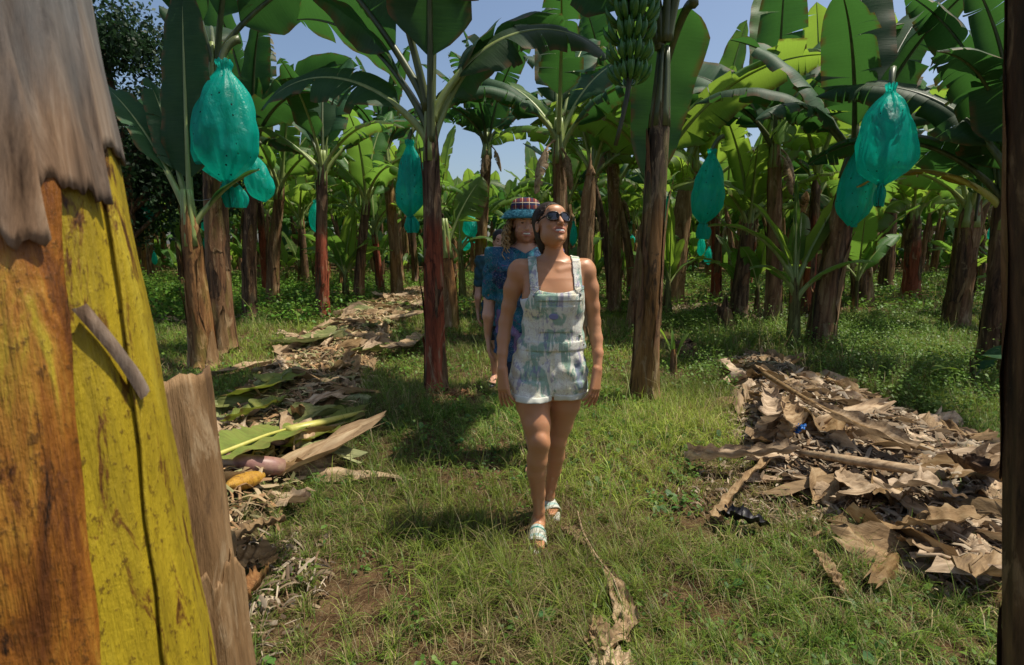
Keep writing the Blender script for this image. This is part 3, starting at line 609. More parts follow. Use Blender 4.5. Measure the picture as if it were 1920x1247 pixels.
plant((1152, 590), (1146, 268), 28, 19, 'brown', auto(9, 64, (48, 88), (2.0, 2.5), W=(.7, .9), tear=.9, m=U), 'tall ragged banana plant between bare dead trunk and the largest trunk', 64, dead=2)
plant((1660, 545), (1672, 270), 26, 18, 'dark', auto(8, 65, (48, 88), (2.0, 2.5), W=(.7, .9), tear=.6, m=U), 'high crowned banana plant behind the large round bag', 65)
plant((745, 560), (722, 275), 24, 16, 'orange', auto(8, 66, (50, 88), (1.9, 2.3), W=(.6, .8), tear=.6, m=U), 'banana plant whose crown shows just left of the slim bag', 66)
# small suckers
plant((1260, 712), (1262, 655), 12, 9, 'orange', [dict(az=80, e0=80, e1=60, L=.35, pet=.1, W=.05, tear=0, droop=0, r0=.008, m=Yy), dict(az=20, e0=70, e1=50, L=.3, pet=.1, W=.05, tear=0, droop=0, r0=.008, m=Yy), dict(az=170, e0=65, e1=55, L=.25, pet=.1, W=.04, tear=0, droop=0, r0=.008, m=Yy)], 'tiny cut sucker sprouting beside the largest trunk', 35, plates=3, cat='banana sucker')
plant((1822, 735), (1826, 672), 10, 7, 'green', [dict(az=185, e0=40, e1=-15, L=.42, pet=.12, W=.22, tear=0, droop=.2, r0=.012, m=Yy), dict(az=15, e0=50, e1=20, L=.40, pet=.12, W=.16, tear=0, droop=.3, r0=.012, m=U), dict(az=-100, e0=40, e1=-20, L=.4, pet=.12, W=.18, tear=0, droop=.3, r0=.012, m=U)], 'leafy sucker at the foot of the dark far right plant', 36, plates=2, cat='banana sucker')
plant((868, 560), (862, 460), 14, 10, 'green', [dict(az=100, e0=84, e1=70, L=1.3, pet=.2, W=.42, tear=.05, droop=.15, m=Yy), dict(az=-20, e0=50, e1=-60, L=.9, pet=.3, W=.42, tear=.0, droop=.5, m=Mm), dict(az=190, e0=60, e1=0, L=.9, pet=.3, W=.35, tear=.2, droop=.4, m=Yy), dict(az=30, e0=60, e1=10, L=1.1, pet=.3, W=.36, tear=.2, droop=.4, m=Mm)], 'young plant with upright leaves between red trunk and hatted man', 37, plates=4)
# foreground: yellow trunk, split stub, dark trunk at the right edge
def big_sheath(root, cen, rad, a0, a1, z0, z1, off, mat, seed, name='sheath', rag=(0, 0), n=40, m=26, roll=.007, bow=0, skew=0.0):
    r = np.random.default_rng(seed); A = []; ph = r.uniform(0, 6, 6)
    for i in range(n + 1):
        row = []
        for j in range(m + 1):
            a = a0 + (a1 - a0) * j / m; v = i / n
            lo = z0 + rag[0] * (math.sin(a * 9 + ph[0]) + .6 * math.sin(a * 23 + ph[1]) + .4 * math.sin(a * 51 + ph[2]) + .25 * math.sin(a * 97)); hi = z1 + rag[1] * (math.sin(a * 8 + ph[3]) + .5 * math.sin(a * 29 + ph[4]))
            z = lo + (hi - lo) * v; ed = min(j, m - j) / m
            aa = a + skew * (z - 1.4) + .02 * math.sin(z * 7 + ph[5]) + .008 * math.sin(z * 31 + ph[2]); rd = rad(z) + off + bow * math.sin(math.pi * j / m) + roll * math.exp(-ed * 30) * (1 if ed < .2 else 0) + .0025 * math.sin(a * 14 + z * 3) + .0015 * math.sin(z * 23 + a * 5)
            c = cen(z); row.append([c[0] + math.cos(a if False else aa) * rd, c[1] + math.sin(aa) * rd, z])
        A.append(row)
    mb = MB(); mb.grid(A); o = mb.build(name, [mat], root)
    so_ = o.modifiers.new('th', 'SOLIDIFY'); so_.thickness = .004; so_.offset = -1; return o
def mat_fg(name, stops, spots=1.0, papery=None):
    t = NT(name); n = t.noise(t.coord((14, 14, 1.7)), 1, 8, .66, .7); c = t.ramp(n, stops)
    c = t.mix(t.ramp(t.noise(t.coord((60, 60, 4)), 1, 4, .6), [(.35, .35), (.7, 0.0)]), c, tuple(q * .55 for q in stops[1][1]))
    sp = t.noise(t.coord((70, 70, 42)), 1, 5, .75); blot = t.noise(t.coord((22, 22, 4.5), loc=(3, 1, 2)), 1, 8, .75, .8)
    c = t.mix(t.ramp(sp, [(.57, 0.0), (.62, .75 * spots)]), c, (.08, .035, .008)); c = t.mix(t.ramp(blot, [(.55, 0.0), (.60, spots * .95)]), c, (.13, .045, .01)); c = t.mix(t.ramp(blot, [(.60, 0.0), (.66, spots)]), c, (.018, .009, .004))
    return t.pbr(c, .42, .4, t.bump(t.math('ADD', t.math('ADD', n, t.noise(t.coord((160, 160, 6)), 1, 3, .7)), t.math('MULTIPLY', sp, .6)), .7, .008))
FGY = mat_fg("sheath_yellow", [(.3, (.24, .17, .012)), (.5, (.44, .32, .018)), (.75, (.56, .45, .05))], 1.0)
FGO = mat_fg("sheath_burnt_orange", [(.3, (.03, .012, .004)), (.40, (.14, .045, .01)), (.50, (.34, .125, .016)), (.58, (.46, .22, .03)), (.65, (.50, .37, .03)), (.70, (.50, .38, .03)), (.80, (.62, .55, .40))], 1.0)
t = NT("sheath_paper"); n = t.noise(t.coord((22, 22, 3)), 1, 8, .7, .5); n2 = t.noise(t.coord((8, 8, 2)), 1, 6)
c = t.mix(t.ramp(n2, [(.4, 0.0), (.6, 1.0)]), t.ramp(n, [(.3, (.04, .022, .012)), (.5, (.22, .135, .08)), (.7, (.42, .31, .21))]), t.ramp(n, [(.3, (.03, .02, .015)), (.5, (.17, .13, .10)), (.7, (.38, .31, .25))]))
zz = t.math('MULTIPLY_ADD', n2, .5, t.sep(t.coord())[2]); gr = t.ramp(t.noise(t.coord((30, 30, 4)), 1, 7, .7), [(.3, (.04, .045, .05)), (.5, (.13, .13, .13)), (.7, (.24, .235, .225))]); c = t.mix(t.ramp(t.math('SUBTRACT', zz, 1.4), [(.42, 0.0), (.62, .85)]), c, gr); FGP = t.pbr(c, .85, .15, t.bump(n, .7, .01))  # greyer with height: weathering, plus the dim frame top put into the colour
def fg_plant():
    Y = .80; base = np.array([-.76, Y, 0]); root = empty('banana_plant', base); H = 2.3
    rad = lambda z: float(np.interp(z, [0, .3, .75, 1.1, 1.35, 1.75, 2.3], [.25, .235, .212, .195, .182, .155, .12]))
    cen = lambda z: np.array([-.015 * z, 0, z]); th = np.linspace(0, 6.283, 48, endpoint=False)
    mb = MB(); mb.grid([cen(z) + np.stack([np.cos(th) * rad(z) * (1 + .02 * np.sin(5 * th)), np.sin(th) * rad(z), 0 * th], -1) for z in np.linspace(-.05, H, 40)], 0, wrap=True); mb.build('trunk', [FGY], root)
    big_sheath(root, cen, rad, R(-30), R(6), .0, 2.2, .004, FGY, 1, skew=.35)
    big_sheath(root, cen, rad, R(1), R(85), .0, 2.25, .007, FGY, 2, skew=.35)
    big_sheath(root, cen, rad, R(-150), R(-23), -.02, 1.9, .016, FGO, 3, skew=.38, rag=(0, .03), roll=.004, bow=.0)
    big_sheath(root, cen, rad, R(-2), R(75), 1.565, 2.28, .014, FGP, 4, name='dry_sheath', rag=(.006, .0))
    big_sheath(root, cen, rad, R(-33), R(1), 1.50, 2.28, .020, FGP, 5, name='dry_sheath', rag=(.009, 0), m=60)
    big_sheath(root, cen, rad, R(-150), R(-29), 1.44, 2.28, .026, FGP, 6, name='dry_sheath', rag=(.018, 0), m=60)
    q = np.linspace(0, 1, 16); s = MB(); rows = []
    for a in q:
        z = 1.345 - .145 * a; ang = R(-21 + 22 * a); rd = rad(z) + .022 + .004 * math.sin(a * 3); c = cen(z); wd = .003 + .010 * max(0, a - .6) * (1.3 - a) * 4
        rows.append([[c[0] + math.cos(ang + k * .05) * (rd - .006 * k * k), c[1] + math.sin(ang + k * .05) * (rd - .006 * k * k), z + k * wd] for k in (-1, -.4, .4, 1)])
    s.grid(rows); s.build('peeled_strip', [FGP], root)
    for i, d in enumerate(auto(6, 77, (50, 80), (1.8, 2.3), W=(.6, .8), m=U)):
        az = d.pop('az'); d.pop('m'); add_leaf(root, 900 + i, az, (0, 0, 2.15), U, **d)
    tag(root, 'huge yellow banana trunk with brown stains, close at the left edge', 'banana plant')
fg_plant()
def split_stub():
    b = P(312, 700, 1.25); h = P(375, 694, 1.25)[2]; root = empty('split_trunk', (b[0] + .01, 1.25, 0))
    rad = lambda z: .112 - .012 * z; cen = lambda z: np.array([-.02 * z, 0, z])
    big_sheath(root, cen, rad, R(-150), R(45), 0, h, 0, BK['tan'], 11, name='outer_sheath', rag=(0, .006), roll=.0, bow=.01)
    big_sheath(root, cen, lambda z: .085 - .008 * z, R(-180), R(170), 0, h - .06, 0, BK['orange'], 12, name='inner_core', rag=(0, .02), roll=0)
    big_sheath(root, cen, rad, R(-60), R(20), 0, .62, .012, BK['tan'], 13, name='peeling_sheath', rag=(0, .03), roll=.012)
    tag(root, 'tan split banana stub standing behind the huge yellow trunk', 'tree stump')
split_stub()
def edge_post():
    root = empty('banana_plant', (1.268, .98, 0)); mb, cen = trunk_mb(2.5, .12, .10, (-.38, 0), 55, nr=36, nz=50, plates=12, bulge=0, curve=1.0)
    mb.build('trunk', [BK['dark'], BK['brown'], BK['dark']], root)
    for i, d in enumerate(auto(5, 78, (50, 80), (1.6, 2.1), W=(.5, .6), m=U, tear=.9)):
        az = d.pop('az') % 120 - 80; d.pop('m'); add_leaf(root, 950 + i, az, (-.36, 0, 2.35), U, **d)
    tag(root, 'blurred dark brown trunk cut off by the right edge of the photo', 'banana plant')
edge_post()
# ---------------- rows behind: copies of a few prototypes
PL = {}; E0 = [44, 54, 62, 70, 78, 86, 88, 66]; E1 = [-60, -40, -10, 15, 45, 68, 80, -30]
def far_leaf(name, lm, i, ns=20): 
    r = np.random.default_rng(300 + i)
    return leaf_single(name, lm, RIB, L=r.uniform(1.8, 2.4), pet=.5, W=r.uniform(.66, .86), e0=E0[i], e1=E1[i], seed=300 + i, tear=[1.3, .9, .8, .6, .5, .15, .05, 1.1][i], droop=[.9, .7, .5, .4, .3, .15, .1, .8][i], sway=.5, roll=r.uniform(-.7, .7), ns=ns)
for key, lm in (('M', LEAF_M), ('Y', LEAF_Y), ('D', LEAF_D)): PL[key] = [far_leaf('leaf', lm, i) for i in range(8)]
_l, _r, _c = leaf_geo(L=.6, pet=.25, W=.30, e0=20, e1=-89, seed=4, tear=1.2, droop=1.3, r0=.022, bendp=.35, ns=14); DEADM = _l.mesh('dead_leaf', [DRYG])
TR = []; ADJ = {'brown': 'brown', 'dark': 'dark scaly', 'red': 'red stemmed', 'tan': 'pale tan', 'orange': 'orange brown'}
for i, st in enumerate(['brown', 'dark', 'red', 'tan', 'orange', 'brown', 'dark', 'brown']):
    mb, cen = trunk_mb(2.45, .10, .06, ((-1) ** i * (.08 + .06 * i), .1 * (i % 3 - 1)), 400 + i, nr=12, nz=14, plates=12)
    mats = {'dark': ['dark', 'brown', 'dark'], 'brown': ['brown', 'dark', 'tan'], 'tan': ['tan', 'brown', 'tan'], 'red': ['red', 'red', 'dark'], 'orange': ['orange', 'brown', 'tan']}[st]
    TR.append((mb.mesh('trunk', [BK[m] for m in mats]), cen(2.35), st))
taken = [np.array([o.location[0], o.location[1]]) for o in col.objects if o.parent is None and o.name.startswith(('banana_plant', 'dead_trunk'))]
def far_plant(x, y, i, s, nl, where):
    r = np.random.default_rng(5000 + i); me, top, st = TR[int(r.integers(0, len(TR)))]
    o = empty('banana_plant', (x, y, 0), r.uniform(0, 6.28)); o.scale = (s, s, s); link('trunk', me, o)
    a0 = r.uniform(0, 6.28)
    for j in range(nl):
        key = 'Y' if r.random() < .4 else ('M' if r.random() < .75 else 'D'); v = int(r.permutation(8)[0]) if j > 6 else j
        link('leaf', PL[key][v], o, Vector(top) + Vector((0, 0, r.uniform(-.12, .08))), (0, 0, a0 + j * 2.4 + r.normal(0, .2)), r.uniform(.8, 1.1))
    for j in range(int(r.integers(0, 4))): link('dead_leaf', DEADM, o, Vector(top) - Vector((0, 0, .15 + .1 * j)), (0, 0, r.uniform(0, 6.28)), r.uniform(.7, 1.3))
    tag(o, f'{ADJ[st]} trunk of a banana plant {where}', 'banana plant', f'{ADJ[st]} banana plants {where}'); return o
SK = [leaf_single('leaf', m_, RIB, L=l_, pet=.25, W=w_, e0=e_, e1=f_, seed=700 + i, tear=t__, droop=.3, sway=.3, roll=(-.5) ** i, ns=12, r0=.02) for i, (m_, l_, w_, e_, f_, t__) in enumerate([(LEAF_Y, 1.1, .34, 84, 60, 0), (LEAF_M, 1.0, .30, 66, 10, .2), (LEAF_Y, .9, .24, 55, -20, .2), (LEAF_M, 1.2, .40, 76, 30, .3)])]
mb, _c = trunk_mb(.6, .05, .03, (.03, 0), 88, nr=9, nz=6, plates=4); SKT = mb.mesh('trunk', [BK['green'], BK['orange'], BK['dark']])
def sucker(x, y, i):
    r = np.random.default_rng(8000 + i); o = empty('banana_sucker', (x, y, 0), r.uniform(0, 6.28)); s = r.uniform(.7, 1.35); o.scale = (s, s, s); link('trunk', SKT, o)
    for j in range(5): link('leaf', SK[int(r.integers(0, 4))], o, (0.03, 0, .55 + r.uniform(-.1, .05)), (0, 0, j * 2.4 + r.normal(0, .3)), r.uniform(.7, 1.1))
    tag(o, f"young leafy sucker between the trunks {'left' if x < -.5 else 'right'} of the path", 'banana sucker', f"young suckers {'left' if x < -.5 else 'right'} of the path")
def aisle(x, y):
    if -1.9 < x < -.1 + .1 * (y - 8) * .5 and y < 22: return True
    if x < -1 and y < 12.5: return True
    if -3.6 < x < -1.6 and y < 17: return True
    return .70 < x / y < .80 and y < 20
cnt = 0; beyond = []
for iy in range(19):
    for ix in range(-26, 27):
        y = 8.6 + iy * 1.95 + rng.normal(0, .35); x = ix * 2.35 + (iy % 2) * 1.1 + rng.normal(0, .35)
        if abs(x) > y * .99 + 1.3 or aisle(x, y): continue
        if min(np.hypot(*(np.array([x, y]) - t_)) for t_ in taken) < 1.1: continue
        if y > 27: beyond.append((x, y)); continue
        side = 'left of the path' if x < -.5 else 'right of the path'; dist = 'in the nearer rows' if y < 15 else ('in the middle rows' if y < 21 else 'in the hazy far rows')
        far_plant(x, y, cnt, rng.uniform(.95, 1.22) if y < 16 else rng.uniform(.9, 1.15), 6 if y < 18 else 7, f'{dist} {side}'); cnt += 1
k = 0
for i in range(400):
    y = rng.uniform(8, 26); x = rng.uniform(-1, 1) * y
    if aisle(x, y) or (x > 2 and y < 9 and x < 5): continue
    sucker(x, y, i); k += 1
    if k > 70: break
print("far plants", cnt, "beyond", len(beyond))
# the last rows read as one mass of leaves: a single object
def far_mass(pts):
    src = [far_leaf('tmp', LEAF_M, i, 9) for i in range(8)]; data = []
    for me in src:
        v = np.zeros(len(me.vertices) * 3); me.vertices.foreach_get('co', v); q = np.zeros(len(me.polygons) * 4, int); me.polygons.foreach_get('vertices', q); data.append((v.reshape(-1, 3), q.reshape(-1, 4)))
    tm, tcen = trunk_mb(2.45, .13, .08, (0, 0), 5, nr=6, nz=5, plates=3); tv, tq = np.concatenate(tm.V), np.concatenate(tm.Q)
    V, Q, M, n = [], [], [], 0
    for x, y in pts:
        a = rng.uniform(0, 6.28); s = rng.uniform(.9, 1.15)
        V.append(tv * s + [x, y, 0]); Q.append(tq + n); M.append(np.full(len(tq), 3)); n += len(tv)
        for j in range(9):
            v, q = data[j % 8]; b = a + j * 2.4; c_, s_ = math.cos(b), math.sin(b); z = 2.35 * s + (rng.uniform(-.9, 0) if j > 4 else 0)
            V.append((v @ np.array([[c_, s_, 0], [-s_, c_, 0], [0, 0, 1]])) * s + [x, y, z]); Q.append(q + n); M.append(np.full(len(q), int(rng.integers(0, 3)))); n += len(v)
        for j in range(4):
            v, q = data[int(rng.integers(3, 8))]; b = rng.uniform(0, 6.28); c_, s_ = math.cos(b), math.sin(b); z = rng.uniform(-.5, .5)
            V.append((v @ np.array([[c_, s_, 0], [-s_, c_, 0], [0, 0, 1]])) * s * .7 + [x + rng.normal(0, .6), y + rng.normal(0, .6), z]); Q.append(q + n); M.append(np.full(len(q), int(rng.integers(0, 3)))); n += len(v)
    o = link('distant_banana_rows', mesh_np('distant_banana_rows', np.concatenate(V), np.concatenate(Q), None, [LEAF_M, LEAF_Y, LEAF_D, BK['brown']], np.concatenate(M)))
    tag(o, 'unbroken mass of banana leaves and stems closing off the far end of the rows', 'banana plants', kind='stuff')
far_mass(beyond)
# ---------------- bags
bag(412, 112, 6.3, 228, 104, 'largest turquoise bag, hanging high on the thick left trunk', 1, rz=.3, fruit=True)
bag(478, 286, 7.6, 92, 46, 'small turquoise bag half behind the largest left one', 2, tail=False, tilt=-.12)
bag(765, 262, 5.1, 143, 52, 'slim turquoise bag hanging left of the tall red trunk', 3, rz=.6, fruit=True)
bag(592, 375, 11.0, 62, 25, 'tiny turquoise bag beside the slender clearing plant', 4, tail=False)
bag(1334, 280, 7.6, 138, 54, 'upright turquoise bag with a trailing tail, right of the largest trunk', 5, tilt=.06)
bag(1672, 158, 5.45, 188, 108, 'large round turquoise bag in front of its twin at right', 6, rz=.8, fruit=True)
bag(1618, 258, 6.4, 165, 60, 'lower turquoise bag half hidden behind the large round one', 7, tail=False)
bag(275, 365, 11, 50, 20, 'turquoise bag peeping out at the edge of the yellow trunk', 2, tail=False, stalk=False)
for i, (x, y, Y, h, ww, l) in enumerate([(384, 400, 13, 34, 14, 'thin turquoise bag between the tied pair of trunks, upper'), (386, 442, 12, 34, 14, 'thin turquoise bag between the tied pair of trunks, lower'),
        (882, 398, 13, 46, 30, 'turquoise bag behind the young plant left of the man'), (897, 425, 15, 34, 22, 'turquoise bag just left of the man\'s hair'), (872, 440, 17, 30, 20, 'faint turquoise bag low behind the young plant'),
        (1252, 368, 11, 50, 22, 'turquoise bag against the right side of the largest trunk'), (1247, 415, 12.5, 40, 16, 'turquoise bag lower down beside the largest trunk'), (1075, 415, 12, 45, 14, 'turquoise bag right beside the woman\'s cheek'), (1316, 440, 12, 40, 16, 'turquoise bag below the upright tailed bag'), (1330, 462, 14, 34, 14, 'turquoise bag beneath the tailed bag, lower one'),
        (1424, 462, 17, 28, 20, 'small turquoise bag deep between trunks left of the young plant'), (1466, 470, 16, 26, 12, 'small turquoise bag behind the pale young plant'), (1185, 440, 17, 18, 12, 'small turquoise bag left of the largest trunk, far off'), (1862, 420, 13, 30, 14, 'small turquoise bag at far right between trunks'), (288, 470, 15, 26, 10, 'low turquoise speck of a bag at far left')]):
    bag(x, y, Y, h, ww, l, 1 + i % 5, tail=False, rz=i)
# ties
def strip(name, pts, wd, mat, label, cat, thick=.003):
    mb = MB(); mb.tube(pts, wd, 6, flat=.3); o = mb.build(name, [mat]); return tag(o, label, cat)
strip('ribbon', [P(1600, 357, 6.55), P(1640, 350, 6.5), P(1672, 338, 6.3), P(1698, 334, 6.15)], .018, STRAPM, 'pale ribbon tied from the scaly trunk to the round bag', 'tie')
strip('twine', [P(333, 371, 6.2), P(352, 374, 6.1), P(378, 376, 6.2), P(400, 372, 6.35), P(416, 362, 6.5)], .010, TWINE, 'grey twine binding the two left trunks together', 'tie')
# ---------------- dark broadleaf tree at the upper left
def broadleaf(x, y, h, label, seed, n=9000, rx=2.2, rz=2.6, zc=4.2, ls=.10):
    r = np.random.default_rng(seed); root = empty('broadleaf_tree', (x, y, 0)); mb = MB(); q = np.linspace(0, 1, 8)
    mb.tube(np.stack([.2 * np.sin(q * 3), .1 * q, q * (zc + .8)], -1), .16 - .1 * q, 9)
    tips = []
    for i in range(22):
        a = r.uniform(0, 6.28); z0 = r.uniform(1.2, zc + .5); l = r.uniform(1.0, rx); e = r.uniform(-.1, .9); p0 = np.array([.2 * math.sin(z0 / (zc + .8) * 3), 0, z0]); d = np.array([math.cos(a) * math.cos(e), math.sin(a) * math.cos(e), math.sin(e)])
        pts = [p0 + d * l * s + np.array([0, 0, .15 * math.sin(s * 4)]) + r.normal(0, .03, 3) for s in np.linspace(0, 1, 6)]; mb.tube(pts, np.linspace(.045, .01, 6), 6); tips += pts[2:]
    mb.build('trunk', [BK['dark']], root); tips = np.array(tips)
    c = tips[r.integers(0, len(tips), n)] + r.normal(0, .26, (n, 3)); d = r.normal(0, 1, (n, 3)); d[:, 2] -= .5; d /= np.linalg.norm(d, axis=1)[:, None]; s = np.cross(d, r.normal(0, 1, (n, 3))); s /= np.linalg.norm(s, axis=1)[:, None]; L = (ls * r.uniform(.6, 1.4, n))[:, None]
    V = np.stack([c, c + d * L * .5 + s * L * .24, c + d * L, c + d * L * .5 - s * L * .24], 1).reshape(-1, 3); Q = (np.arange(n) * 4)[:, None] + np.arange(4)[None]
    cc = np.ones((n, 4)); cc[:, :3] = np.array([.022, .05, .018]) * r.uniform(.5, 1.7, (n, 1)); link('crown', mesh_np('crown', V, Q, None, [WEED], attr=np.repeat(cc, 4, 0)), root); return tag(root, label, 'tree')
broadleaf(-7.6, 10.5, 6, 'dark small leaved tree behind the large left bag', 3, 30000, rx=2.4)
broadleaf(-10.5, 13.5, 6, 'dark small leaved tree at the far left, partly behind the yellow trunk', 4, 20000)
# ---------------- dry leaf pieces
def dry_mesh(seed, L, W, curl=1.0, mat=DRY, rib=True):
    r = np.random.default_rng(seed); n, m = 12, 7; ph = r.uniform(0, 6, 8); A = []
    cw = r.uniform(-1.6, 1.6) * curl; cl = r.uniform(-.5, .9) * curl; tw = r.uniform(-.6, .6); jag = r.uniform(.03, .14)
    for i in range(n + 1):
        s = i / n; row = []; wd = W * (.55 + .45 * math.sin(s * 3.0 + .15)) * (1 + jag * math.sin(s * 17 + ph[0])); a = cl * (s - .5); x = L * (s - .5); zc = -(cl / 2) * (s - .5) ** 2 * L * 1.5
        for j in range(m + 1):
            u = j / m - .5 + .04 * math.sin(s * 23 + j); b = cw * u * 2; yv = math.sin(b) / max(.2, abs(cw)) * .5 * wd * (1 if abs(cw) > .2 else 1) if abs(cw) > .2 else u * wd
            zv = (1 - math.cos(b)) / max(.4, abs(cw)) * .5 * wd * np.sign(cw); t_ = tw * (s - .5); yy, zz = yv * math.cos(t_) - zv * math.sin(t_), yv * math.sin(t_) + zv * math.cos(t_)
            row.append([x + .03 * L * math.sin(j * 2 + ph[1]) * (1 if i in (0, n) else 0) * 2, yy, zc + zz + .018 * W / .15 * math.sin(s * 9 + u * 8 + ph[2]) + .010 * math.sin(u * 30 + ph[3])])
        A.append(row)
    mb = MB(); mb.grid(A)
    if rib: A = np.array(A); mb.tube(A[:, m // 2] + [0, 0, .004], np.linspace(.010, .004, n + 1), 5)
    return mb.mesh('dry_leaf', [mat])
DM = [dry_mesh(i, [.75, .60, 1.1, .50, .65, .40][i % 6], [.20, .26, .15, .18, .30, .12][i % 6], mat=[DRY, DRYG, DRY, DRYO][(i // 2) % 4], rib=i % 3 == 0) for i in range(24)]
GREY = [m for m in DM if m.materials[0] is not DRYO]; LIGHT = [m for m in DM if m.materials[0] is not DRYG]
def heap(n, fn, x0, x1, y0, y1, meshes, label, grp, seed, rot0=0, hmax=.07, s0=.7, s1=1.25):
    r = np.random.default_rng(seed); k = 0; tr_ = 0
    while k < n and tr_ < n * 60:
        tr_ += 1; y = y0 + (y1 - y0) * r.random() ** 1.35; x = r.uniform(x0, x1); hv = float(fn(np.array(x), np.array(y)))
        if hv < .12 or r.random() > .35 + hv * 1.6 or (x < 0 and y < 2.9 and r.random() < .45): continue
        if abs(x) > y * .99 + .15: continue
        z = float(gh(x, y)) + .012 + r.random() ** 1.5 * hmax * min(1, hv * 2)
        o = link('dry_leaf', meshes[int(r.integers(0, len(meshes)))], None, (x, y, z), (r.normal(0, .25), r.normal(0, .16), rot0 + r.normal(0, 1.1)), r.uniform(s0, s1)); tag(o, label, 'dry leaf', grp); k += 1
heap(150, heapL, -3.6, -.9, 2.0, 13, LIGHT, 'curled scrap of cut banana leaf in the long windrow on the left', 'leaf scraps in the left windrow', 1, R(50), s0=.8, s1=1.4)
heap(148, heapR, 1.1, 3.8, 1.9, 6.2, GREY, 'brittle grey brown leaf scrap in the heap on the right', 'leaf scraps in the right heap', 2, R(-25))
# fine litter, uncountable
def litter(name, fn, x0, x1, y0, y1, n, seed, label, cols, th=.08, sz=1.0):
    r = np.random.default_rng(seed); x = r.uniform(x0, x1, n * 6); y = y0 + (y1 - y0) * r.random(n * 6) ** 1.2; hv = fn(x, y); k = (hv > th) & (r.random(n * 6) < .25 + hv); x, y, hv = x[k][:n], y[k][:n], hv[k][:n]; N = len(x)
    z = gh(x, y) + .008 + .06 * r.random(N) * np.minimum(1, hv * 2); a = r.uniform(0, 6.28, N); L = r.uniform(.05, .24, N)[:, None] * sz; W = r.uniform(.004, .020, N)[:, None] * sz; el = r.normal(0, .3, N)
    ds_ = np.clip(.30 + .14 * y, 0, 1)[:, None]; L = L * ds_; W = W * ds_; d = np.stack([np.cos(a) * np.cos(el), np.sin(a) * np.cos(el), np.sin(el)], -1); s = np.stack([-np.sin(a), np.cos(a), r.normal(0, .6, N)], -1); c = np.stack([x, y, z], -1); up = np.stack([0 * a, 0 * a, r.normal(.08, .12, N)], -1) * L
    V = []
    for q in (-.5, -.17, .17, .5):
        w_ = 1 - abs(q) * .7
        for u in (-1, 0, 1): V.append(c + d * L * q + s * W * u * w_ + up * (1 - 4 * q * q) * .8 + (0 if u else 1) * np.array([0, 0, 1]) * W * .35)
    V = np.stack(V, 1); b = (np.arange(N) * 12)[:, None]; Q = np.concatenate([b + np.array([[i * 3 + j, i * 3 + j + 1, i * 3 + j + 4, i * 3 + j + 3]]) for i in range(3) for j in range(2)])
    cl = np.array(cols)[r.integers(0, len(cols), N)] * r.uniform(.5, 1.25, (N, 1)); cl = np.concatenate([cl, np.ones((N, 1))], 1)
    o = link(name, mesh_np(name, V.reshape(-1, 3), Q, None, [LIT], attr=np.repeat(cl, 12, 0))); tag(o, label, 'leaf litter', kind='stuff')
LIT = mat_tint("litter", .12, .8, .15)
TANS = [(.34, .24, .13), (.46, .35, .21), (.20, .13, .07), (.28, .26, .12), (.40, .24, .12)]; GREYS = [(.30, .22, .14), (.36, .29, .21), (.16, .11, .07), (.42, .34, .24), (.22, .14, .08)]
litter('leaf_litter', heapL, -3.8, -.8, 1.8, 17, 13000, 5, 'fine tan shreds filling the long left windrow', TANS)
litter('leaf_litter', heapR, .9, 4, 1.7, 6.8, 13000, 6, 'fine grey shreds packed into the right heap', GREYS)
gl = lambda c, rx, ry: (lambda x, y: np.clip(1 - np.hypot((x - c[0]) / rx, (y - c[1]) / ry), 0, 1))
litter('leaf_litter', gl(G(1400, 585), 2.2, 1.6), 2.0, 8, 7, 14, 1500, 7, 'pale shredded leaves on the ground around the burnt stub', GREYS, sz=1.3)
litter('leaf_litter', gl(G(340, 600), 1.6, .8), -9, -3, 8, 12, 700, 8, 'pale leaf shreds left of the tied pair of trunks', TANS, sz=1.4)
litter('leaf_litter', gl(G(640, 555), 3.0, 1.6), -7, -1, 10, 17, 900, 9, 'leaf shreds lying across the far left clearing', TANS, sz=1.4)
litter('leaf_litter', gl(G(480, 1120), .30, .55), -1.6, -.6, 1.2, 2.9, 700, 10, 'brown shreds at the foot of the tan split stub', GREYS, .05, .7)
litter('leaf_litter', gl(G(1440, 930), .55, .5), .6, 2.2, 2.2, 3.9, 500, 11, 'crumbled leaf bits on bare soil beside the right heap', GREYS, .05, .5)
litter('leaf_litter', gl(G(835, 745), .3, .3), -1.2, 0, 4.2, 5.4, 350, 12, 'reddish crumbs round the foot of the tall red trunk', [(.28, .12, .05), (.2, .1, .05)], .05, .6)
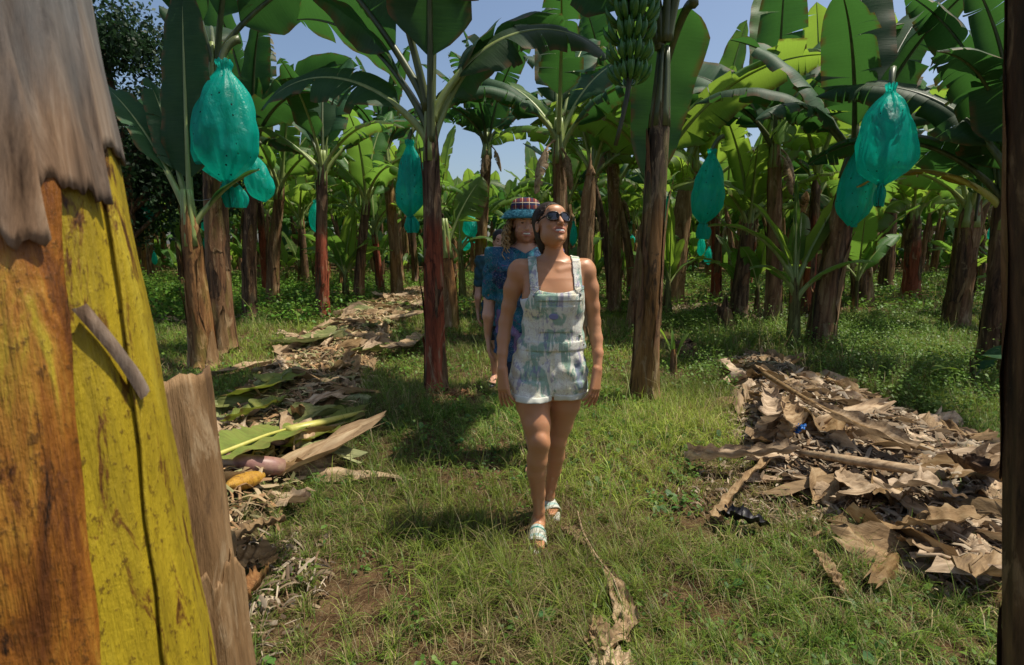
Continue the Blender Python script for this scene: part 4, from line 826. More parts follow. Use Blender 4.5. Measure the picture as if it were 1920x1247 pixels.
# ---------------- single pieces on the ground
def ribbon(name, ctr, wd, mat, label, cat, cup=.3, seed=0, ribm=None, rr=.012, tear=.0, m=8):
    r = np.random.default_rng(seed); ctr = np.array(ctr, float); n = 36; t0 = np.linspace(0, 1, len(ctr)); tt = np.linspace(0, 1, n); C = np.stack([np.interp(tt, t0, ctr[:, k]) for k in range(3)], -1)
    for _ in range(3): C[1:-1] = (C[:-2] + C[1:-1] * 2 + C[2:]) / 4
    T = np.gradient(C, axis=0); T /= np.linalg.norm(T, axis=1)[:, None]; S = np.cross(T, [0, 0, 1]); S /= np.linalg.norm(S, axis=1)[:, None]; N = np.cross(S, T); W_ = np.interp(tt, np.linspace(0, 1, len(wd)), wd); ph = r.uniform(0, 6, 4)
    A = []
    for i in range(n):
        row = []
        for j in range(m + 1):
            u = (j / m - .5) * 2; w_ = W_[i] / 2 * (1 + .12 * math.sin(i * 1.3 + ph[0] + (2 if u > 0 else 0))); b = cup * u
            row.append(C[i] + S[i] * math.sin(b) / max(cup, .05) * w_ + N[i] * ((1 - math.cos(b)) / max(cup, .05) * w_ + .010 * math.sin(i * .8 + u * 3 + ph[1]) + .006 * math.sin(u * 14 + ph[2])))
        A.append(row)
    root = empty(name, C[0]); mb = MB(); mb.grid(np.array(A) - C[0]); mb.build('blade', [mat], root)
    if ribm is not None: m2 = MB(); m2.tube(C - C[0] + N * .008, np.linspace(rr, rr * .45, n), 8); m2.build('midrib', [ribm], root)
    return tag(root, label, cat)
def GP(x, y, z=.03):
    d = ray(x, y); z += .03
    for t_ in np.arange(1.0, 14, .01):
        q_ = np.array([0, 0, CH]) + d * t_
        if q_[2] <= float(gh(q_[0], q_[1])) + z: break
    return q_
PURP = NT("cut_stem_purple"); n = PURP.noise(PURP.coord((8, 8, 8)), 1, 5); PURP = PURP.pbr(PURP.ramp(n, [(.35, (.07, .03, .025)), (.5, (.26, .13, .11)), (.7, (.40, .27, .18))]), .45, .4)
LF_CUT = mat_leaf("leaf_cut", (.14, .20, .035), (.20, .18, .05), (.3, .35, .04), .25, .45)
ribbon('cut_leaf', [GP(400, 858, .10), GP(500, 818, .12), GP(560, 800, .09)], [.30, .44, .40, .16], LF_CUT, 'fresh green cut leaf with brown patch, lying on the left windrow', 'cut leaf', .35, 3, RIB_Y, .014)
ribbon('cut_leaf', [GP(520, 835, .05), GP(590, 805, .05), GP(665, 762, .04)], [.25, .42, .5, .25], LF_CUT, 'flat grey green leaf blade beneath the thick yellow stalk', 'cut leaf', .3, 4)
mb = MB(); mb.tube([GP(540, 806, .13), GP(610, 790, .13), GP(680, 773, .07)], [.038, .032, .02], 10, flat=.7); tag(mb.build('leaf_stalk', [RIB_Y]), 'thick yellow leaf stalk lying across the left windrow', 'leaf stalk')
mb = MB(); mb.tube([GP(400, 862, .05), GP(460, 868, .05), GP(510, 874, .05), GP(528, 876, .05)], [.048, .05, .054, .05], 14); mb.tube([GP(470, 820, .08), GP(520, 828, .07), GP(568, 823, .05)], [.03, .035, .02], 10, flat=.7); tag(mb.build('flower_stalk', [PURP]), 'purple brown cut flower stem with a severed end by the split stub', 'cut stem')
mb = MB(); q = np.linspace(0, 1, 12); mb.tube([GP(425 + 72 * a, 912 - 22 * a - 0 * math.sin(a * 3), .05 - .02 * math.sin(a * 3)) for a in q], .055 * np.sin(q * 2.9 + .12) ** .7, 12, flat=.8); tag(mb.build('flower_bract', [mat_fg("bract_yellow", [(.3, (.30, .13, .02)), (.5, (.5, .26, .03)), (.7, (.6, .36, .05))], .7)]), 'yellow boat shaped bract on the ground by the split stub', 'bract')
for i, (pts, wd, m_, l, cup) in enumerate([
    ([GP(438, 1010, .08), GP(490, 985, .10), GP(536, 972, .12)], [.10, .08, .03], DRYG, 'folded grey leaf pointing right out of the split stub foot', 1.3),
    ([GP(445, 1050, .09), GP(490, 1040, .10), GP(512, 1055, .07)], [.14, .14, .06], DRYG, 'pale flat leaf piece right of the split stub', .4),
    ([GP(452, 1140, .12), GP(470, 1105, .16), GP(492, 1075, .12)], [.06, .13, .10], BK['orange'], 'brown curled sheath cup leaning on the split stub', 1.9),
    ([GP(520, 640, .06), GP(585, 640, .1), GP(640, 612, .1)], [.3, .4, .2], DRYO, 'pale green sheet of leaf midway along the left windrow', .5),
    ([GP(430, 745, .08), GP(500, 720, .12), GP(560, 700, .10)], [.3, .38, .2], LF_CUT, 'olive leaf sheet on the near left windrow', .4),
    ([GP(420, 790, .08), GP(480, 765, .12), GP(540, 745, .10)], [.16, .22, .08], LF_CUT, 'narrow green leaf pointing up the left windrow', .8),
    ([GP(700, 655, .08), GP(760, 650, .1), GP(790, 625, .06)], [.18, .3, .2], DRY, 'light tan leaf sheet by the red trunk', .5)]):
    ribbon('leaf_piece', pts, wd, m_, l, 'leaf piece', cup, 20 + i)
# right heap features
ribbon('leaf_stalk', [GP(1432, 702, .26), GP(1520, 757, .22), GP(1610, 800, .16), GP(1715, 842, .12)], [.02, .05, .16, .22, .12], DRYG, 'long stalk sloping out of the right heap with brown blade attached', 'leaf stalk', 1.2, 31, DRY, .022)
ribbon('dry_leaf_roll', [GP(1290, 862, .04), GP(1345, 858, .10), GP(1420, 852, .10), GP(1488, 846, .08)], [.22, .17, .13, .16], DRYG, 'rolled dry sheath running left from the right heap over bare soil', 'leaf roll', 1.9, 32)
mb = MB(); mb.tube([GP(1500, 848, .10), GP(1590, 862, .12), GP(1680, 876, .11), GP(1770, 890, .08)], [.022, .034, .036, .028], 10, flat=.75); tag(mb.build('leaf_stalk', [DRY]), 'pale tubular stalk lying lengthwise on the right heap', 'leaf stalk')
ribbon('dry_leaf_roll', [GP(1345, 975, .02), GP(1370, 930, .08), GP(1400, 895, .10), GP(1440, 865, .06)], [.12, .07, .05, .08], DRY, 'narrow tan strip bending down to the black scrap', 'leaf roll', 1.6, 33)
ribbon('black_scrap', [GP(1352, 962, .04), GP(1390, 972, .06), GP(1440, 985, .02)], [.10, .15, .06], simple('black_rot', (.012, .010, .012), .5), 'blackened rotten leaf scrap left of the right heap', 'leaf scrap', 1.3, 34)
for i, (pts, wd, m_, l, cup) in enumerate([
    ([GP(1665, 912, .12), GP(1730, 905, .16), GP(1800, 930, .08)], [.12, .26, .14], DRYG, 'pale scalloped sheet of dry leaf in the middle of the right heap', .7),
    ([GP(1590, 880, .08), GP(1600, 915, .12), GP(1570, 935, .04)], [.08, .2, .16], DRYG, 'forked grey leaf piece left in the right heap', .5),
    ([GP(1690, 985, .06), GP(1750, 975, .12), GP(1840, 965, .1)], [.10, .18, .1], DRY, 'tan leaf piece lying level low in the right heap', .8),
    ([GP(1700, 1010, .04), GP(1750, 1030, .08), GP(1770, 1060, .03)], [.12, .16, .08], DRYG, 'leaf piece at the lower edge of the right heap', .6),
    ([GP(1440, 730, .15), GP(1450, 780, .2), GP(1425, 815, .06)], [.15, .22, .14], DRYG, 'bunched dry leaf folds at the near left end of the right heap', 1.5),
    ([GP(1470, 745, .15), GP(1490, 790, .2), GP(1475, 830, .06)], [.12, .2, .14], DRY, 'draped brown folds beside the blue scrap', 1.4),
    ([GP(1790, 860, .15), GP(1830, 885, .2), GP(1870, 880, .1)], [.12, .2, .12], BK['dark'], 'dark brown cupped leaf at the right of the heap', 1.6)]):
    ribbon('leaf_piece', pts, wd, m_, l, 'leaf piece', cup, 40 + i)
ribbon('plastic_scrap', [GP(1493, 812, .14), GP(1501, 803, .17), GP(1508, 797, .15)], [.03, .05, .03], simple('blue_plastic', (.01, .10, .35), .3), 'small blue plastic scrap on the right heap', 'plastic scrap', .8, 50)
# the strip of dry leaf down the middle of the path
ribbon('dry_leaf_strip', [GP(1052, 985, .02), GP(1080, 1000, .03), GP(1110, 1030, .02)], [.05, .08, .03], DRYG, 'short brown leaf fragment right of the woman\'s front sandal', 'leaf strip', .6, 51)
ribbon('dry_leaf_strip', [GP(1083, 962, .04), GP(1092, 1000, .03), GP(1120, 1050, .03), GP(1150, 1085, .04), GP(1168, 1140, .03), GP(1172, 1200, .04)], [.012, .02, .03, .06, .09, .07], DRY, 'long brown leaf strip winding down the middle of the path', 'leaf strip', .7, 52, DRY, .006)
ribbon('dry_leaf_strip', [GP(1172, 1120, .03), GP(1185, 1165, .05), GP(1150, 1205, .05), GP(1112, 1215, .03)], [.04, .07, .07, .12], DRY, 'crumpled tan leaf curling at the bottom of the path strip', 'leaf strip', .9, 53)
ribbon('dry_leaf_strip', [GP(1120, 1160, .03), GP(1130, 1190, .06), GP(1108, 1215, .03)], [.03, .09, .06], DRY, 'pointed tan leaf lobe at the lower left end of the path strip', 'leaf strip', .5, 54)
ribbon('dry_leaf_strip', [GP(1105, 1240, .03), GP(1150, 1235, .05), GP(1190, 1250, .03)], [.06, .09, .09], DRY, 'tan leaf piece touching the bottom edge below the path strip', 'leaf strip', .6, 55)
ribbon('dry_leaf_strip', [GP(1535, 1035, .03), GP(1560, 1075, .04), GP(1585, 1110, .02)], [.05, .06, .03], DRY, 'small tan strip among grass below the right heap', 'leaf strip', .8, 56)
# ---------------- people: smooth union fields turned into one continuous surface
def smin(a, b, k):
    h = np.clip(.5 + .5 * (b - a) / k, 0, 1); return b * (1 - h) + a * h - k * h * (1 - h)
class Field:
    def __init__(s, lo, hi, vx):
        s.lo = np.array(lo, float); s.vx = vx; s.n = np.ceil((np.array(hi) - s.lo) / vx).astype(int) + 1; s.d = np.full(s.n, .25, np.float32)
    def sub(s, lo, hi):
        a = np.clip(np.floor((np.array(lo) - s.lo) / s.vx).astype(int), 0, s.n - 1); b = np.clip(np.ceil((np.array(hi) - s.lo) / s.vx).astype(int) + 1, 1, s.n)
        sl = tuple(slice(i, j) for i, j in zip(a, b)); g = [s.lo[k] + s.vx * np.arange(a[k], b[k], dtype=np.float32) for k in range(3)]
        return sl, g[0][:, None, None], g[1][None, :, None], g[2][None, None, :]
    def put(s, sl, v, k, mode='add'):
        if mode == 'add': s.d[sl] = smin(s.d[sl], v, k) if k > 0 else np.minimum(s.d[sl], v)
        else: s.d[sl] = -smin(-s.d[sl], v, k) if k > 0 else np.maximum(s.d[sl], -v)
    def cone(s, a, b, ra, rb, k=.012, mode='add', sq=None):
        a = np.array(a, float); b = np.array(b, float); m = max(ra, rb) + k * 2 + .02
        sl, X, Y, Z = s.sub(np.minimum(a, b) - m, np.maximum(a, b) + m); ab = b - a; L = ab @ ab + 1e-9
        px, py, pz = X - a[0], Y - a[1], Z - a[2]; t_ = np.clip((px * ab[0] + py * ab[1] + pz * ab[2]) / L, 0, 1)
        d = np.sqrt((px - t_ * ab[0]) ** 2 + (py - t_ * ab[1]) ** 2 + (pz - t_ * ab[2]) ** 2) - (ra + (rb - ra) * t_); s.put(sl, d, k, mode)
    def chain(s, pts, rs, k=.012):
        for i in range(len(pts) - 1): s.cone(pts[i], pts[i + 1], rs[i], rs[i + 1], k)
    def ell(s, c, r, M=None, k=.012, mode='add'):
        c = np.array(c, float); r = np.array(r, float); m = r.max() + k * 2 + .02; sl, X, Y, Z = s.sub(c - m, c + m); x, y, z = X - c[0], Y - c[1], Z - c[2]
        if M is not None: M = np.array(M); x, y, z = (M[0, 0] * x + M[1, 0] * y + M[2, 0] * z, M[0, 1] * x + M[1, 1] * y + M[2, 1] * z, M[0, 2] * x + M[1, 2] * y + M[2, 2] * z)
        k0 = np.sqrt((x / r[0]) ** 2 + (y / r[1]) ** 2 + (z / r[2]) ** 2); k1 = np.sqrt((x / r[0] ** 2) ** 2 + (y / r[1] ** 2) ** 2 + (z / r[2] ** 2) ** 2)
        s.put(sl, k0 * (k0 - 1) / (k1 + 1e-6), k, mode)
    def loft(s, zs, cx, cy_, a, b, k=.02, z0=None, z1=None, p=2.3):
        z0 = zs[0] if z0 is None else z0; z1 = zs[-1] if z1 is None else z1
        sl, X, Y, Z = s.sub([min(cx) - max(a) - .08, min(cy_) - max(b) - .08, z0 - .06], [max(cx) + max(a) + .08, max(cy_) + max(b) + .08, z1 + .06])
        f = lambda v: np.interp(Z, zs, v); A, B = f(a), f(b); q = (np.abs((X - f(cx)) / A) ** p + np.abs((Y - f(cy_)) / B) ** p + 1e-9) ** (1 / p)
        d = (q - 1) * np.minimum(A, B) * .95; dz = np.maximum(z0 - Z, Z - z1); s.put(sl, np.maximum(d, dz), k)
    def copy(s): 
        c = Field.__new__(Field); c.lo, c.vx, c.n, c.d = s.lo, s.vx, s.n, s.d.copy(); return c
    def grids(s): return [s.lo[k] + s.vx * np.arange(s.n[k], dtype=np.float32) for k in range(3)]
    def mesh(s, smooth=2):
        d = s.d; ins = d < 0; idx = np.argwhere(ins)
        if not len(idx): return None
        a = np.maximum(idx.min(0) - 2, 0); b = np.minimum(idx.max(0) + 3, s.n); d = d[a[0]:b[0], a[1]:b[1], a[2]:b[2]]; ins = d < 0; o = s.lo + a * s.vx
        c = [ins[i:d.shape[0] - 1 + i, j:d.shape[1] - 1 + j, k:d.shape[2] - 1 + k] for i in (0, 1) for j in (0, 1) for k in (0, 1)]
        sm = np.zeros(c[0].shape, np.int8)
        for q in c: sm += q
        cell = (sm > 0) & (sm < 8); ci = np.argwhere(cell); idm = np.full(cell.shape, -1, np.int32); idm[cell] = np.arange(len(ci))
        acc = np.zeros((len(ci), 3)); w_ = np.zeros(len(ci)); off = [(i, j, k) for i in (0, 1) for j in (0, 1) for k in (0, 1)]
        for p in off:
            for ax in range(3):
                if p[ax]: continue
                q = list(p); q[ax] = 1; i0 = ci + p; i1 = ci + q; v0 = d[i0[:, 0], i0[:, 1], i0[:, 2]]; v1 = d[i1[:, 0], i1[:, 1], i1[:, 2]]; m = (v0 < 0) != (v1 < 0)
                t_ = v0[m] / (v0[m] - v1[m]); pt = np.tile(np.array(p, float), (m.sum(), 1)); pt[:, ax] += t_; acc[m] += pt; w_[m] += 1
        V = (ci + acc / w_[:, None]) * s.vx + o; Q = []
        for ax in range(3):
            sh = list(d.shape); sl0 = [slice(1, n - 1) for n in sh]; sl1 = [slice(1, n - 1) for n in sh]; sl0[ax] = slice(0, sh[ax] - 1); sl1[ax] = slice(1, sh[ax])
            A, B = ins[tuple(sl0)], ins[tuple(sl1)]; e = np.argwhere(A != B); add = np.array([1, 1, 1]); add[ax] = 0; e0 = e + add; flip = A[A != B]
            u, v = [(1, 2), (2, 0), (0, 1)][ax]
            def g(du, dv): p = e0.copy(); p[:, u] -= du; p[:, v] -= dv; return idm[p[:, 0], p[:, 1], p[:, 2]]
            q = np.stack([g(1, 1), g(0, 1), g(0, 0), g(1, 0)], -1); q[~flip] = q[~flip][:, ::-1]; Q.append(q)
        Q = np.concatenate(Q); Q = Q[(Q >= 0).all(1)]
        for _ in range(smooth):
            S = np.zeros_like(V); cnt_ = np.zeros(len(V))
            for i in range(4):
                np.add.at(S, Q[:, i], V[Q[:, (i + 1) % 4]]); np.add.at(cnt_, Q[:, i], 1)
            V = V * .5 + .5 * S / np.maximum(cnt_, 1)[:, None]
        return V, Q
def field_obj(f, name, mat, parent, origin, smooth=2, tint=None):
    r = f.mesh(smooth)
    if r is None: return None
    V, Q = r; at = tint(V) if tint else None
    return link(name, mesh_np(name, V - origin, Q, None, [mat], attr=at), parent)
def hand(f, wrist, d, palmn, side, curl=.35, L=.175, k=.006):
    """wrist point, direction of the hand, palm normal; side=+1 puts the thumb on d x n"""
    d = np.array(d, float); d /= np.linalg.norm(d); n = np.array(palmn, float); n -= d * (n @ d); n /= np.linalg.norm(n); t_ = np.cross(d, n) * side
    pw = .034; pl = L * .5; W = np.array(wrist, float)
    for j in range(4):
        o = (j - 1.5) / 1.5; f.cone(W + t_ * o * -.012, W + d * pl + t_ * o * -pw * .75, .016, .0125, .010)
    ln = [.92, 1.0, .94, .74]
    for j in range(4):
        o = (1.5 - j) / 1.5; p = W + d * pl * (1 - .03 * abs(o)) + t_ * o * pw * .82; c = curl * (.8 + .25 * j); dd = d.copy(); seg = L * .5 * ln[j] * np.array([.45, .31, .24]); rr = .0092
        for i, sg in enumerate(seg):
            a = c * (.35 if i == 0 else .55); dd = dd * math.cos(a) + n * math.sin(a); q = p + (dd + t_ * o * .17) * sg; f.cone(p, q, rr, rr * .90, .003); p = q; rr *= .90
    p = W + d * .02 + t_ * .016; dd = d * .72 + t_ * .60 + n * .35; dd /= np.linalg.norm(dd)
    q = p + dd * .042; f.cone(p, q, .0135, .011, .010); dd = d * .93 + t_ * .22 + n * .35; dd /= np.linalg.norm(dd); q2 = q + dd * .030; f.cone(q, q2, .0108, .0095, .004); f.cone(q2, q2 + dd * .022, .0095, .0078, .004)
def foot(f, heel, d, L=.225, w_=.036, toes=True):
    d = np.array(d, float); d[2] = 0; d /= np.linalg.norm(d); s = np.array([-d[1], d[0], 0]); h = np.array(heel, float); up = np.array([0, 0, 1.0])
    f.cone(h + up * .028, h + d * L * .45 + up * .030, .030, .030, .02)
    for o in (-1, 0, 1): f.cone(h + d * L * .28 + up * .034 + s * o * .010, h + d * L * .74 + up * .016 + s * o * w_ * .62, .024, .015, .012)
    return h, d, s
def toes(f, h, d, s, L, w_, big):
    for j, (o, l, r_) in enumerate([(1.0, 1.0, .0125), (.42, 1.0, .0092), (.0, .95, .0088), (-.42, .89, .0084), (-.85, .82, .0080)]):
        o = o * big; a = h + d * L * .74 + s * o * w_ * .75 + np.array([0, 0, .018]); b_ = h + d * L * (l - .045) + s * o * w_ * .80 + np.array([0, 0, .014]); f.cone(a, b_, r_ * .95, r_, .004)
def head(f, c, M, s=1.0, male=False):
    """c centre of head, M columns right, back, up of the head frame"""
    M = np.array(M); q = lambda x, y, z: c + M @ (np.array([x, y, z]) * s); e = lambda x, y, z, r, k=.012, mode='add': f.ell(q(x, y, z), np.array(r) * s, M, k, mode)
    e(0, .018, .045, (.072, .090, .075)); e(0, -.012, -.015, (.060, .075, .088), .02); e(0, -.038, -.070, (.031 if not male else .042, .042, .038), .03)
    e(0, -.072, -.096, (.017, .014, .013), .016); e(0, -.070, .052, (.045, .020, .03), .02)
    for sx in (-1, 1):
        e(sx * .034, -.062, -.018, (.020, .018, .018), .016); e(sx * (.046 if male else .040), -.01, -.054, (.020, .040, .034), .02)
        e(sx * .031, -.088, .014, (.017, .011, .011), .010, 'sub'); e(sx * .030, -.074, .014, (.0125, .012, .0115), .003)
        e(sx * .034, -.081, .031, (.022, .007, .005), .008)
        e(sx * .073, .012, -.002, (.008, .018, .029), .004); e(sx * .079, .008, -.002, (.005, .009, .017), .004, 'sub')
    f.cone(q(0, -.086, .020), q(0, -.104, -.022), .0075 * s, .0115 * s, .008); 
    for sx in (-1, 1): e(sx * .012, -.094, -.027, (.0085, .009, .007), .005)
    # smiling mouth
    for i in range(7):
        t_ = (i - 3) / 3; x = t_ * .032; zc = -.056 + .011 * t_ * t_; y = -.085 + .017 * t_ * t_
        e(x, y - .001, zc + .0085 * (1 - .7 * t_ * t_), (.008, .008, .0048), .004); e(x, y - .001, zc - .010 * (1 - .7 * t_ * t_), (.008, .008, .006), .004)
    e(0, -.088, -.0555, (.028, .013, .0076), .003, 'sub'); return q
def basis(fwd, roll=0.0):
    fw = np.array(fwd, float); fw /= np.linalg.norm(fw); up = np.array([math.sin(roll), 0, math.cos(roll)]); bk = -fw; rt = np.cross(bk, up); rt /= np.linalg.norm(rt); up = np.cross(rt, bk); return np.stack([rt, bk, up], 1)
def mat_skin(name, c, r=.42):
    t = NT(name); a = t.n("ShaderNodeVertexColor"); a.layer_name = "tint"; n = t.noise(t.coord((1, 1, 1)), 40, 5, .6); n2 = t.noise(t.coord((1, 1, 1)), 7, 3, .6)
    col_ = t.mix(1.0, t.mix(t.ramp(n2, [(.35, 0.0), (.7, .3)]), c, (c[0] * 1.1, c[1] * .78, c[2] * .7)), a.outputs[0], 'MULTIPLY')
    return t.pbr(col_, r, .45, t.bump(n, .12, .002), sss=.12)
def lip_tint(q, M, s=1.0, extra=None):
    def fn(V):
        A = np.ones((len(V), 4)); c = q(0, -.089, -.056); L = (V - c) @ M / s
        m = np.exp(-(np.abs(L[:, 0]) / .030) ** 4 - ((L[:, 2] - 9 * L[:, 0] ** 2) / .0145) ** 4) * (L[:, 1] < .02) * (L[:, 1] > -.02); A[:, 0] -= .22 * m; A[:, 1] -= .58 * m; A[:, 2] -= .42 * m
        if extra: extra(V, A)
        return A
    return fn
TEETH = simple("teeth", (.75, .72, .64), .25)
def teeth(q, M, s, parent, org):
    mb = MB(); rows = []
    for z in (-.050, -.055, -.0600): rows.append([q(x, -.084 + 14 * x * x, z + 6 * x * x) - org for x in np.linspace(-.025, .025, 11)])
    mb.grid(rows); o = mb.build('teeth', [TEETH], parent); m = o.modifiers.new('s', 'SOLIDIFY'); m.thickness = .003
# ---- the woman
SKW = mat_skin("skin_woman", (.46, .225, .112)); SKM = mat_skin("skin_man", (.54, .30, .20))
def mat_denim():
    t = NT("painted_denim"); v = t.coord((1, 1, 1)); st = t.noise(t.coord((34, 34, 5), loc=(3, 1, 7)), 1, 5, .65, .6); rg = t.noise(t.coord((1, 1, 1), loc=(1, 2, 3.4)), 9, 3, .5)
    st2 = t.noise(t.coord((40, 40, 9), loc=(9, 4, 1)), 1, 5, .65, 1.2); rg2 = t.noise(t.coord((1, 1, 1), loc=(6.1, 2, 8)), 10, 3, .5); ye = t.noise(t.coord((18, 18, 6), loc=(2, 8, 5)), 1, 4, .6); st3 = t.noise(t.coord((26, 26, 16), loc=(5, 5, 5)), 1, 4, .6, 2.5)
    tw = t.n("ShaderNodeTexWave"); tw.wave_type = 'BANDS'; tw.bands_direction = 'DIAGONAL'; tw.inputs['Scale'].default_value = 260; t.t.links.new(v, tw.inputs[0])
    c = t.mix(t.ramp(ye, [(.5, 0.0), (.65, .6)]), (.76, .75, .66), (.74, .68, .40))
    m1 = t.math('MULTIPLY', t.ramp(st, [(.45, 0.0), (.49, 1.0)]), t.ramp(rg, [(.45, 0.0), (.49, 1.0)])); c = t.mix(t.math('MULTIPLY', m1, .68), c, (.09, .30, .22))
    m2 = t.math('MULTIPLY', t.ramp(st2, [(.50, 0.0), (.54, 1.0)]), t.ramp(rg2, [(.53, 0.0), (.57, 1.0)])); c = t.mix(t.math('MULTIPLY', m2, .6), c, (.20, .16, .36))
    m3 = t.math('MULTIPLY', t.ramp(st3, [(.485, 0.0), (.50, 1.0), (.515, 0.0)]), t.ramp(rg2, [(.5, 1.0), (.58, 0.0)])); c = t.mix(t.math('MULTIPLY', m3, .75), c, (.28, .08, .14))
    wr = t.noise(t.coord((9, 9, 16)), 1, 5, .6, .8)
    return t.pbr(c, .85, .2, t.bump(t.math('ADD', t.math('MULTIPLY', tw.outputs[0], .04), wr), .55, .02))
DENIM = mat_denim(); CUFF = simple("cuff_cloth", (.62, .62, .54), .85); METAL = simple("button_metal", (.25, .24, .22), .35, Metallic=.8)
def wrinkle(X, Y, Z, a=1.0): return a * (.0022 * np.sin(55 * Z + 18 * X + 3 * np.sin(20 * X)) + .0016 * np.sin(90 * Z - 30 * X + 2 * np.sin(33 * X + 12 * Y)) + .0012 * np.sin(120 * X + 40 * Z))
def woman():
    Y0 = 2.50; org = P(1030, 1000, Y0); org = np.array([org[0], Y0, float(gh(org[0], Y0))]); p = P; gz = org[2]
    f = Field((-.02 + org[0] - .30, 2.14, -.01 + gz), (org[0] + .31, 2.80, 1.68), .0042)
    X0 = lambda px, py, Y=Y0: p(px, py, Y)
    # torso rows: photo y, left x, right x, depth half, y centre
    rows = [(745, 972, 1086, .080, .01), (720, 962, 1095, .102, .01), (695, 962, 1096, .110, .012), (665, 970, 1091, .104, .01), (635, 982, 1087, .088, .0), (612, 988, 1085, .080, -.005), (590, 986, 1086, .088, -.01), (565, 982, 1089, .100, -.015), (545, 983, 1092, .098, -.012), (520, 975, 1098, .085, .0), (505, 976, 1100, .066, .006), (492, 990, 1092, .050, .012)]
    zs, cx, a_, b_, cy_ = [], [], [], [], []
    for y, l, r_, dp, co in rows:
        L_, R_ = X0(l, y), X0(r_, y); zs.append(L_[2]); cx.append((L_[0] + R_[0]) / 2); a_.append((R_[0] - L_[0]) / 2); b_.append(dp); cy_.append(Y0 + co)
    zs = np.array(zs); f.loft(zs, cx, cy_, a_, b_, .03)
    cl = f.copy()
    # breasts, shoulders, neck
    for px in (1006, 1062): 
        c = X0(px, 558, Y0 - .055); f.ell(c, (.058, .050, .060), None, .04); cl.ell(c, (.060, .052, .062), None, .04)
    nb = X0(1040, 505, Y0 + .015); nt_ = X0(1034, 448, Y0 + .01); f.cone(nb, nt_, .053, .046, .03); f.cone(nb + [0, .02, .035], X0(992, 503, Y0 + .02), .024, .026, .04); f.cone(nb + [0, .02, .035], X0(1080, 503, Y0 + .02), .024, .026, .04)
    for sx, sh in ((-1, (968, 503)), (1, (1101, 502))):
        s_ = X0(*sh, Y0 + .012); f.cone(nb + [0, .01, .018], s_ + [-sx * .012, 0, -.004], .036, .030, .045); f.ell(s_ + [-sx * .008, 0, -.018], (.036, .040, .050), None, .035)
        f.cone(X0(1036 + sx * 12, 508, Y0 - .052), s_ + [-sx * .02, -.035, .012], .009, .008, .016)
    # arms (photo left = her right)
    ar = {-1: [(970, 512, .012, .038), (961, 540, .015, .037), (954, 575, .02, .033), (948, 603, .02, .031), (944, 635, 0.0, .030), (942, 662, -.03, .024), (942, 692, -.055, .020)],
          1: [(1099, 512, .012, .038), (1106, 540, .015, .037), (1111, 575, .02, .033), (1114, 603, .02, .030), (1118, 635, 0.0, .029), (1121, 662, -.03, .024), (1120, 692, -.055, .020)]}
    wr = {}
    for sx, ch in ar.items():
        pts = [X0(x, y, Y0 + dy) for x, y, dy, r_ in ch]; rs = [c[3] for c in ch]; f.chain(pts[:3], rs[:3], .028); f.chain(pts[2:], rs[2:], .014); wr[sx] = pts
    hand(f, wr[-1][-1], (.06, -.16, -1), (.75, .66, .0), -1, .40, .185); hand(f, wr[1][-1], (-.12, -.16, -1), (-.75, .66, 0), 1, .42, .185)
    # legs
    hipL, hipR = X0(1000, 715, Y0), X0(1062, 715, Y0 + .02)
    legF = [(hipL, .085), (X0(999, 755, 2.47), .081), (X0(1006, 795, 2.43), .066), (X0(1011, 830, 2.40), .050), (X0(1007, 862, 2.42), .048), (X0(1006, 885, 2.44), .046), (X0(1009, 925, 2.47), .034), (X0(1011, 958, 2.49), .0265), (X0(1009, 985, 2.50), .0265)]
    legB = [(hipR, .085), (X0(1057, 755, 2.53), .080), (X0(1049, 795, 2.56), .064), (X0(1043, 826, 2.57), .050), (X0(1041, 855, 2.62), .048), (X0(1037, 880, 2.66), .042), (X0(1032, 910, 2.70), .030), (X0(1030, 930, 2.72), .0265)]
    for lg in (legF, legB): f.chain([q[0] for q in lg], [q[1] for q in lg], .014)
    f.ell(X0(1013, 828, 2.362), (.030, .022, .036), None, .02); f.ell(X0(1043, 824, 2.535), (.028, .02, .034), None, .02)
    feet = []
    for toe_px, ank, Yt, big in (((1005, 1028), legF[-1][0], 2.335, 1), ((1042, 966), legB[-1][0], 2.575, -1)):
        tp = G(toe_px[0], toe_px[1], gz + .03); d = np.array([tp[0] - ank[0], tp[1] - ank[1], 0]); d /= np.linalg.norm(d)
        heel = np.array([tp[0], tp[1], 0]) - d * .225; heel[2] = gz + .022; h, dd, s_ = foot(f, heel, d); f.cone(ank, heel + dd * .035 + [0, 0, .055], .0265, .032, .02); toes(f, h, dd, s_, .235, .036, big); feet.append((h, dd, s_, big))
    # head: looks up and to photo right
    hc = X0(1034, 425, Y0 - .012); M = basis((.43, -1.0, .44), .05); q = head(f, hc, M, .93)
    root = empty('person', org)
    # clothes from the torso field
    Xg, Yg_, Zg = [g.astype(np.float32) for g in f.grids()]; Xg, Yg_, Zg = Xg[:, None, None], Yg_[None, :, None], Zg[None, None, :]
    waist = X0(1030, 640)[2]; hem = X0(1030, 741)[2]; bib = X0(1036, 545)[2]
    sh_ = Field(f.lo, f.lo + (f.n - 1) * f.vx, f.vx); sh_.d = cl.d - .010
    for lg, off in ((legF, 0), (legB, 0)):
        a0, a1 = lg[0][0], lg[1][0]; e_ = a0 + (a1 - a0) * 1.05; cx1 = [e_[0] - (.004 if lg is legF else -.004), a0[0]]; sh_.loft([hem - .02, a0[2] + .02], [cx1[0], cx1[1]], [e_[1], a0[1]], [.0955, .100], [.105, .112], .012, z0=hem - .02, z1=a0[2] + .02)
    wrk = wrinkle(Xg, Yg_, Zg); sh_.d += wrk
    low = np.maximum(np.maximum(sh_.d, hem - Zg), Zg - waist)
    # gap between the leg openings
    xc = (X0(1034, 742)[0]); 
